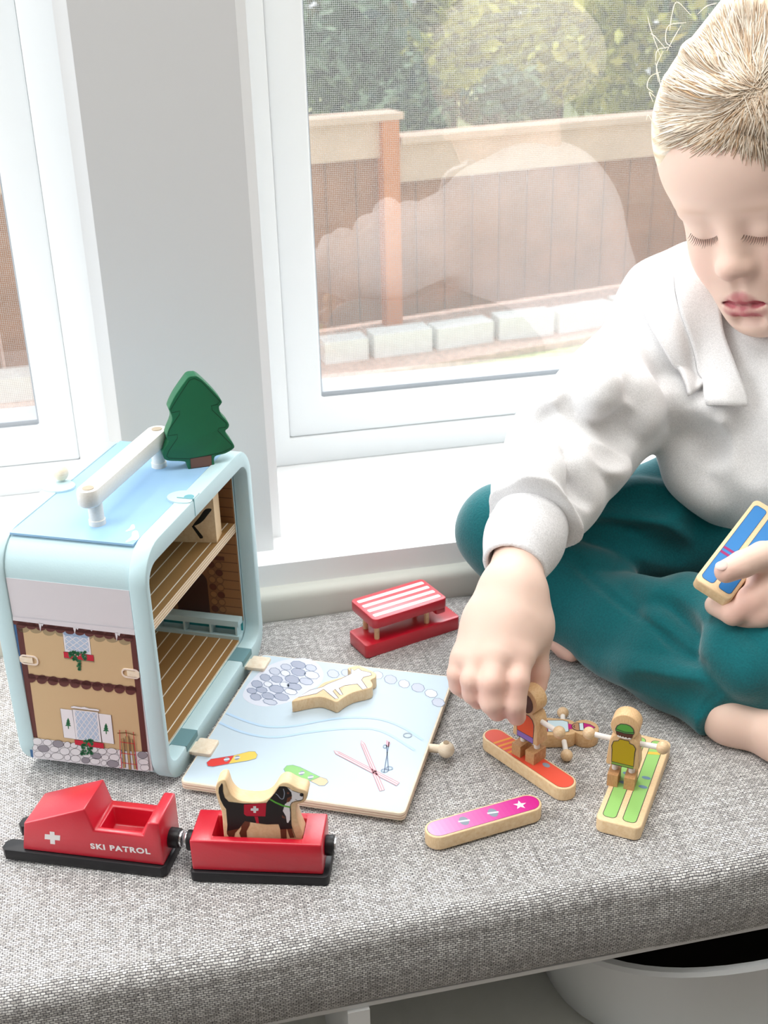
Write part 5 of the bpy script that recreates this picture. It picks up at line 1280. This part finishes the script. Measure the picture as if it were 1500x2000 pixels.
def sheet(name, left, right, m, parent, sd, off, thick, nu=24, nv=10, lump=0.0, edge_curl=.0):
    Lp, Rp = [np.array(smooth_open([A(*q) for q in P_], 8)) for P_ in (left, right)]
    def res(P_):
        d = np.concatenate([[0], np.cumsum(np.linalg.norm(np.diff(P_, axis=0), axis=1))]); t = np.linspace(0, d[-1], nu); return np.stack([np.interp(t, d, P_[:, k]) for k in (0, 1)], 1)
    Lp, Rp = res(Lp), res(Rp); s_ = np.linspace(0, 1, nv)
    uv = (Lp[:, None] * (1 - s_[None, :, None]) + Rp[:, None] * s_[None, :, None]).reshape(-1, 2)
    P_, ok = hit(sd, uv); N_ = grad(sd, P_, .004)
    g, h_ = np.meshgrid(np.linspace(0, 1, nu), s_, indexing='ij'); o_ = off + lump * np.sin(g * 9 + h_ * 5) * np.sin(pi * h_)
    o_ = o_ + edge_curl * (1 - h_) ** 3
    P_ = P_ + N_ * o_.reshape(-1, 1)
    bm = bmesh.new(); vs = [bm.verts.new(Vector((p - CF.o))) for p in P_]
    for i in range(nu - 1):
        for j in range(nv - 1): bm.faces.new([vs[i * nv + j], vs[i * nv + j + 1], vs[(i + 1) * nv + j + 1], vs[(i + 1) * nv + j]])
    bmesh.ops.smooth_vert(bm, verts=bm.verts[:], factor=.5, use_axis_x=True, use_axis_y=True, use_axis_z=True)
    o = link(name, bm, m, parent, fr=CF, ang=80)
    md = o.modifiers.new('thickness', 'SOLIDIFY'); md.thickness = thick; md.offset = 0
    return o
sheet('ruffle', z8([(850, 190), (905, 330), (985, 480), (1060, 640), (1112, 752)]), z8([(1045, 140), (1068, 330), (1125, 500), (1170, 640), (1195, 700)]), fleece, sw, shirt, .0045, .0032, lump=.0015, edge_curl=.004)
sheet('shoulder_placket', z8([(1045, 130), (1062, 330), (1115, 500), (1165, 640), (1212, 792)]), z8([(1250, 215), (1290, 400), (1345, 560), (1375, 680), (1384, 792)]), fleece, sw, shirt, .0065, .0030, lump=.0008)

pants = Sdf()
pants.chain([PEL + A(-.02, 0, .0), Q(1400, 1010, .995), Q(1250, 1036, .985), Q(985, 1040, .955)], [.080, .062, .0440, .0360], .03, kk=.025)
pants.chain([Q(985, 1040, .955), Q(1090, 1152, .945), Q(1210, 1226, .914), Q(1300, 1300, .874), Q(1415, 1400, .826)], [.0360, .0370, .0325, .0280, .0225], .012, kk=.02)
pants.cap(Q(1110, 1100, 1.01), Q(1420, 1150, .995), .026, .030, .02)
_plane(pants, Q(1405, 1400, .826), Q(1415, 1400, .826) - Q(1300, 1300, .874))
pants.chain([PEL + A(.03, 0, 0), Q(1660, 1190, .87), Q(1640, 1270, .820)], [.080, .060, .046], .02)
pants.chain([Q(1640, 1275, .820), Q(1480, 1276, .846), Q(1340, 1212, .895), Q(1250, 1205, .93)], [.0480, .0440, .0310, .022], .012, kk=.02)
Fp = lambda L, h, r, ridge=True, k=None: fold(pants, z6(L), h, r, ridge, k)
Fp([(700, 235), (820, 235), (960, 250), (1110, 335)], .005, .010)
Fp([(740, 300), (860, 310), (1000, 350), (1100, 400)], .0022, .010, False)
Fp([(880, 140), (1000, 150), (1120, 200)], .003, .012)
Fp([(760, 175), (900, 190), (1060, 180)], .0025, .010, False)
Fp([(600, 400), (760, 430), (900, 520), (1000, 590)], .003, .010)
Fp([(700, 900), (900, 950), (1090, 975), (1240, 985)], .0025, .010)
Fp([(900, 1000), (1050, 1030), (1200, 1050)], .002, .009, False)
Fp([(1040, 640), (1130, 760), (1200, 830)], .004, .009, False)
Fp([(1000, 690), (1090, 770), (1170, 850)], .003, .008)
Fp([(1260, 800), (1330, 900), (1420, 960)], .002, .012)
Fp([(580, 425), (650, 450), (760, 560), (880, 655), (1000, 745), (1100, 825), (1225, 905)], .0016, .0028, False, .003)
Fp([(690, 290), (800, 292), (940, 320)], .0012, .0026, False, .003)
Fp([(1185, 1140), (1240, 1080), (1290, 1030)], .0012, .0026, False, .003)
pants.post = lambda p: .0006 * sum(np.sin(p @ kv[i] * 1.2 + kp[i]) for i in range(7))
V, F_ = polygonise(pants, (.05, .52, -.004), (.58, 1.04, .20), .0018)
V[:, 2] = np.maximum(V[:, 2], .0006)
pt = mesh_obj('trousers', V, F_, teal_c, child, relax=2)

# ---- hair
hair = Sdf()
hair.ell(Hh(0, .052, -.031), A(.094, .095, .113) * HS, HR, .01)
hair.ell(Hh(0, .062, .004), A(.076, .068, .074) * HS, HR, .02)
hair.ell(Hh(.036, .130, -.050), A(.060, .052, .062) * HS, HR, .04)
hair.ell(Hh(0, .030, -.125), A(.040, .045, .035) * HS, HR, .03)
# cut away along the hairline
hair.ell(Hh(0, -.030, .085), A(.074, .108, .085) * HS, HR, .014, True)
hair.ell(Hh(0, -.085, .035), A(.11, .070, .080) * HS, HR, .010, True)
zh = lambda L: [(1260 + x / 6.25, y / 6.25) for x, y in L]
Fh = lambda L, h, r, ridge=True: fold(hair, zh(L), h, r, ridge, .006)
Fh([(1150, 860), (950, 760), (780, 640), (700, 520), (740, 380)], .006, .008, False)
Fh([(1180, 950), (1000, 890), (820, 820), (660, 700), (620, 560)], .004, .010)
Fh([(900, 960), (700, 930), (480, 850), (370, 720)], .005, .008, False)
Fh([(1000, 1130), (760, 1080), (500, 1010), (340, 900)], .003, .010)
Fh([(1000, 1380), (700, 1360), (420, 1350), (250, 1300)], .003, .008, False)
Fh([(1280, 620), (1150, 420), (1000, 330), (980, 200)], .004, .008, False)
Fh([(1330, 560), (1200, 330), (1150, 120)], .003, .010)
V, F_ = polygonise(hair, HO - .16, HO + .21, .0018)
hc = [np.array(lin(h)) for h in ('#cda579', '#efd9b9', '#fff5e6')]
WH = A(1475, 176)
def flow_uv(P_):
    d = P_ - CAM; dep = d @ FW; return np.stack([CXP + F_PX * (d @ RT) / dep, CYP - F_PX * (d @ UP) / dep], 1)
def hair_col(V):
    d = hl(V); th = np.arctan2(d[:, 1] - .075, d[:, 0] - .02); r_ = np.linalg.norm(d[:, :2] - A(.02, .075), axis=1)
    s_ = .5 + .22 * np.sin(th * 46 + 9 * r_ / .1) + .18 * np.sin(th * 91 + 2) + .10 * np.sin(th * 23 + 20 * r_)
    s_ = np.clip(s_ + .25, 0, 1)[:, None]; return np.where(s_ < .5, hc[0] + (hc[1] - hc[0]) * s_ * 2, hc[1] + (hc[2] - hc[1]) * (s_ * 2 - 1))
def hair_mat(name, attr=True):
    m = bpy.data.materials.new(name); m.use_nodes = True; nt = m.node_tree; b = nt.nodes['Principled BSDF']
    at = nt.nodes.new('ShaderNodeAttribute'); at.attribute_name = 'tint'; nt.links.new(at.outputs['Color'], b.inputs['Base Color'])
    b.inputs['Roughness'].default_value = .55; b.inputs['Specular IOR Level'].default_value = .4
    tl_ = nt.nodes.new('ShaderNodeBsdfTranslucent'); nt.links.new(at.outputs['Color'], tl_.inputs[0]); mx = nt.nodes.new('ShaderNodeMixShader'); mx.inputs[0].default_value = .08
    nt.links.new(b.outputs[0], mx.inputs[1]); nt.links.new(tl_.outputs[0], mx.inputs[2]); nt.links.new(mx.outputs[0], nt.nodes['Material Output'].inputs[0]); return m
HM = hair_mat('fair_hair')
ho = mesh_obj('hair', V, F_, HM, child, relax=1, attrs=(('tint', hair_col),))
# strands that follow the sweep from the parting
R = np.random.default_rng(11); paths = []; UV = []; seg = 12
RT_ = ([20, 60, 90, 120, 150, 180, 205, 220, 240, 262, 280, 300, 330], [120, 150, 170, 200, 215, 235, 225, 180, 122, 122, 146, 168, 170])
for i in range(2600):
    thd = R.uniform(35, 300); th = radians(thd); rm = np.interp(thd, *RT_) * R.uniform(.86, 1.06); r0_ = R.uniform(3, .75 * rm); L_ = min(R.uniform(60, 150), rm - r0_)
    dirv = A(cos(th), -sin(th)); left = max(0, -dirv[0]); t = np.linspace(0, 1, seg)
    rr_ = r0_ + L_ * t; bend = 34 * left * np.clip((207 - thd) / 40, -.12, 1) * R.uniform(.6, 1.2)
    jit = R.normal(0, 11, 2) * A(1.2, .7); th += R.normal(0, .10)
    q = WH + jit + dirv[None] * rr_[:, None] + np.stack([-6 * left * rr_ / 150, -bend * (rr_ / 150) ** 2 + 14 * left * np.sin(rr_ / 150 * pi)], 1); UV.append(q)
UV = np.array(UV); both = lambda p: np.minimum(hair(p), hb_(p))
hb_ = Sdf(); hb_.L = sk_.L[:3]
P_, ok = hit(both, UV.reshape(-1, 2), .72, 1.0); N_ = grad(both, P_, .002); P_ = P_.reshape(-1, seg, 3); ok = ok.reshape(-1, seg); N_ = N_.reshape(-1, seg, 3)
VV, FF, TT = [], [], []
def strand(pts, rad, col):
    k0 = len(VV); n = len(pts)
    for i, p in enumerate(pts):
        d = pts[min(i + 1, n - 1)] - pts[max(i - 1, 0)]; d = d / (np.linalg.norm(d) + 1e-9); a = np.cross(d, FW); a /= np.linalg.norm(a) + 1e-9; b = np.cross(d, a)
        r_ = rad * (.35 + .65 * math.sin(pi * min(1, (i + .6) / n)))
        for q in range(3): VV.append(p + r_ * (cos(2 * pi * q / 3) * a + sin(2 * pi * q / 3) * b)); TT.append(col)
    for i in range(n - 1):
        for q in range(3): FF.append((k0 + i * 3 + q, k0 + i * 3 + (q + 1) % 3, k0 + (i + 1) * 3 + (q + 1) % 3, k0 + (i + 1) * 3 + q))
for i in range(len(UV)):
    good = ok[i].copy(); m = int(np.argmin(good)) if not good.all() else seg
    if m < 5: continue
    pts = P_[i, :m]
    jump = np.nonzero(np.linalg.norm(np.diff(pts, axis=0), axis=1) > .012)[0]
    if len(jump): pts = pts[:jump[0] + 1]
    if len(pts) < 5: continue
    lift = R.uniform(.0002, .0022) * np.sin(np.linspace(.3, pi, len(pts)))[:, None]
    wob = R.normal(0, .0006, 3) * np.sin(np.linspace(0, R.uniform(2, 6), len(pts)))[:, None]
    t = R.random() ** .5; col = hc[0] * (1 - t) + hc[2] * t
    strand(pts + N_[i, :len(pts)] * lift + wob, R.uniform(.00030, .00058), col)
# fly-away hairs along the left silhouette
fly = [[(1350, 30), (1322, 4), (1312, 30), (1308, 60)], [(1340, 44), (1306, 50), (1300, 80), (1312, 92)], [(1290, 110), (1272, 60), (1265, 32)], [(1305, 92), (1284, 98), (1280, 120)], [(1290, 140), (1270, 150), (1264, 170), (1276, 180)], [(1280, 190), (1268, 180), (1276, 200)], [(1280, 122), (1290, 170), (1288, 210)], [(1400, 6), (1380, 12), (1362, 28)], [(1300, 95), (1278, 70), (1270, 66)], [(1330, 50), (1318, 70), (1302, 100)], [(1295, 100), (1282, 130), (1286, 160)], [(1276, 240), (1266, 225), (1262, 235)]]
for k, L_ in enumerate(fly):
    pts = [Q(u, v, .875 + .004 * (k % 4)) for u, v in smooth_open([A(*q) for q in L_], 6)]; strand(np.array(pts), .00036, hc[2])
me = bpy.data.meshes.new('hair_strands'); me.from_pydata([tuple(p - CF.o) for p in VV], [], FF); at = me.attributes.new('tint', 'FLOAT_COLOR', 'POINT'); cc = np.ones((len(VV), 4), np.float32); cc[:, :3] = TT; at.data.foreach_set('color', cc.ravel())
me.polygons.foreach_set('use_smooth', np.ones(len(me.polygons), bool)); me.materials.append(hair_mat('fair_hair_strands')); o = bpy.data.objects.new('hair_strands', me); COL.objects.link(o); place(o, CF, child); o['kind'] = 'stuff'
# ---- eyelashes
lash_m = mat('brown_lashes', '#5a4438', .6)
for s_ in (-1, 1):
    bm = bmesh.new()
    for k in range(17):
        t = (k - 8) / 8; a = s_ * .0255 + .0135 * t
        c0 = Hh(a, -.0105 + .004 * t * t, .090); d = -hdir(0, 0, 1)
        tt = 0
        for _ in range(60):
            dd = float(sk_((c0 + d * tt)[None])[0]); tt += dd * .8
            if dd < 2e-4: break
        p0 = c0 + d * tt; out = hdir(t * .5, -.95 - .1 * R.random(), .75); out /= np.linalg.norm(out); up_ = hdir(0, 1, 0)
        ln = .0074 * (1 - .25 * t * t) * R.uniform(.8, 1.1)
        add_tube(bm, [p0 - CF.o, p0 + out * ln * .5 - CF.o, p0 + out * ln + up_ * ln * .22 - CF.o], [.00026, .00020, .00006], 5)
    o = link('eyelashes', bm, lash_m, body, fr=CF); o['kind'] = 'stuff'
# ---- thumb nail of the left hand
tx = Q(1412, 1114, .787) - Q(1450, 1102, .788); tx /= np.linalg.norm(tx); tn = bl_n - tx * (bl_n @ tx); tn /= np.linalg.norm(tn)
Nf = Fr(Q(1411, 1114, .787) + tn * .0070 + tx * .0015, x=tx, y=np.cross(tn, tx), z=tn)
link('thumb_nail', sphere((0, 0, 0), .0045, 16, 1.0, .80, .26), mat('pale_pink_nail', '#f0cfc6', .3), body, fr=Nf)
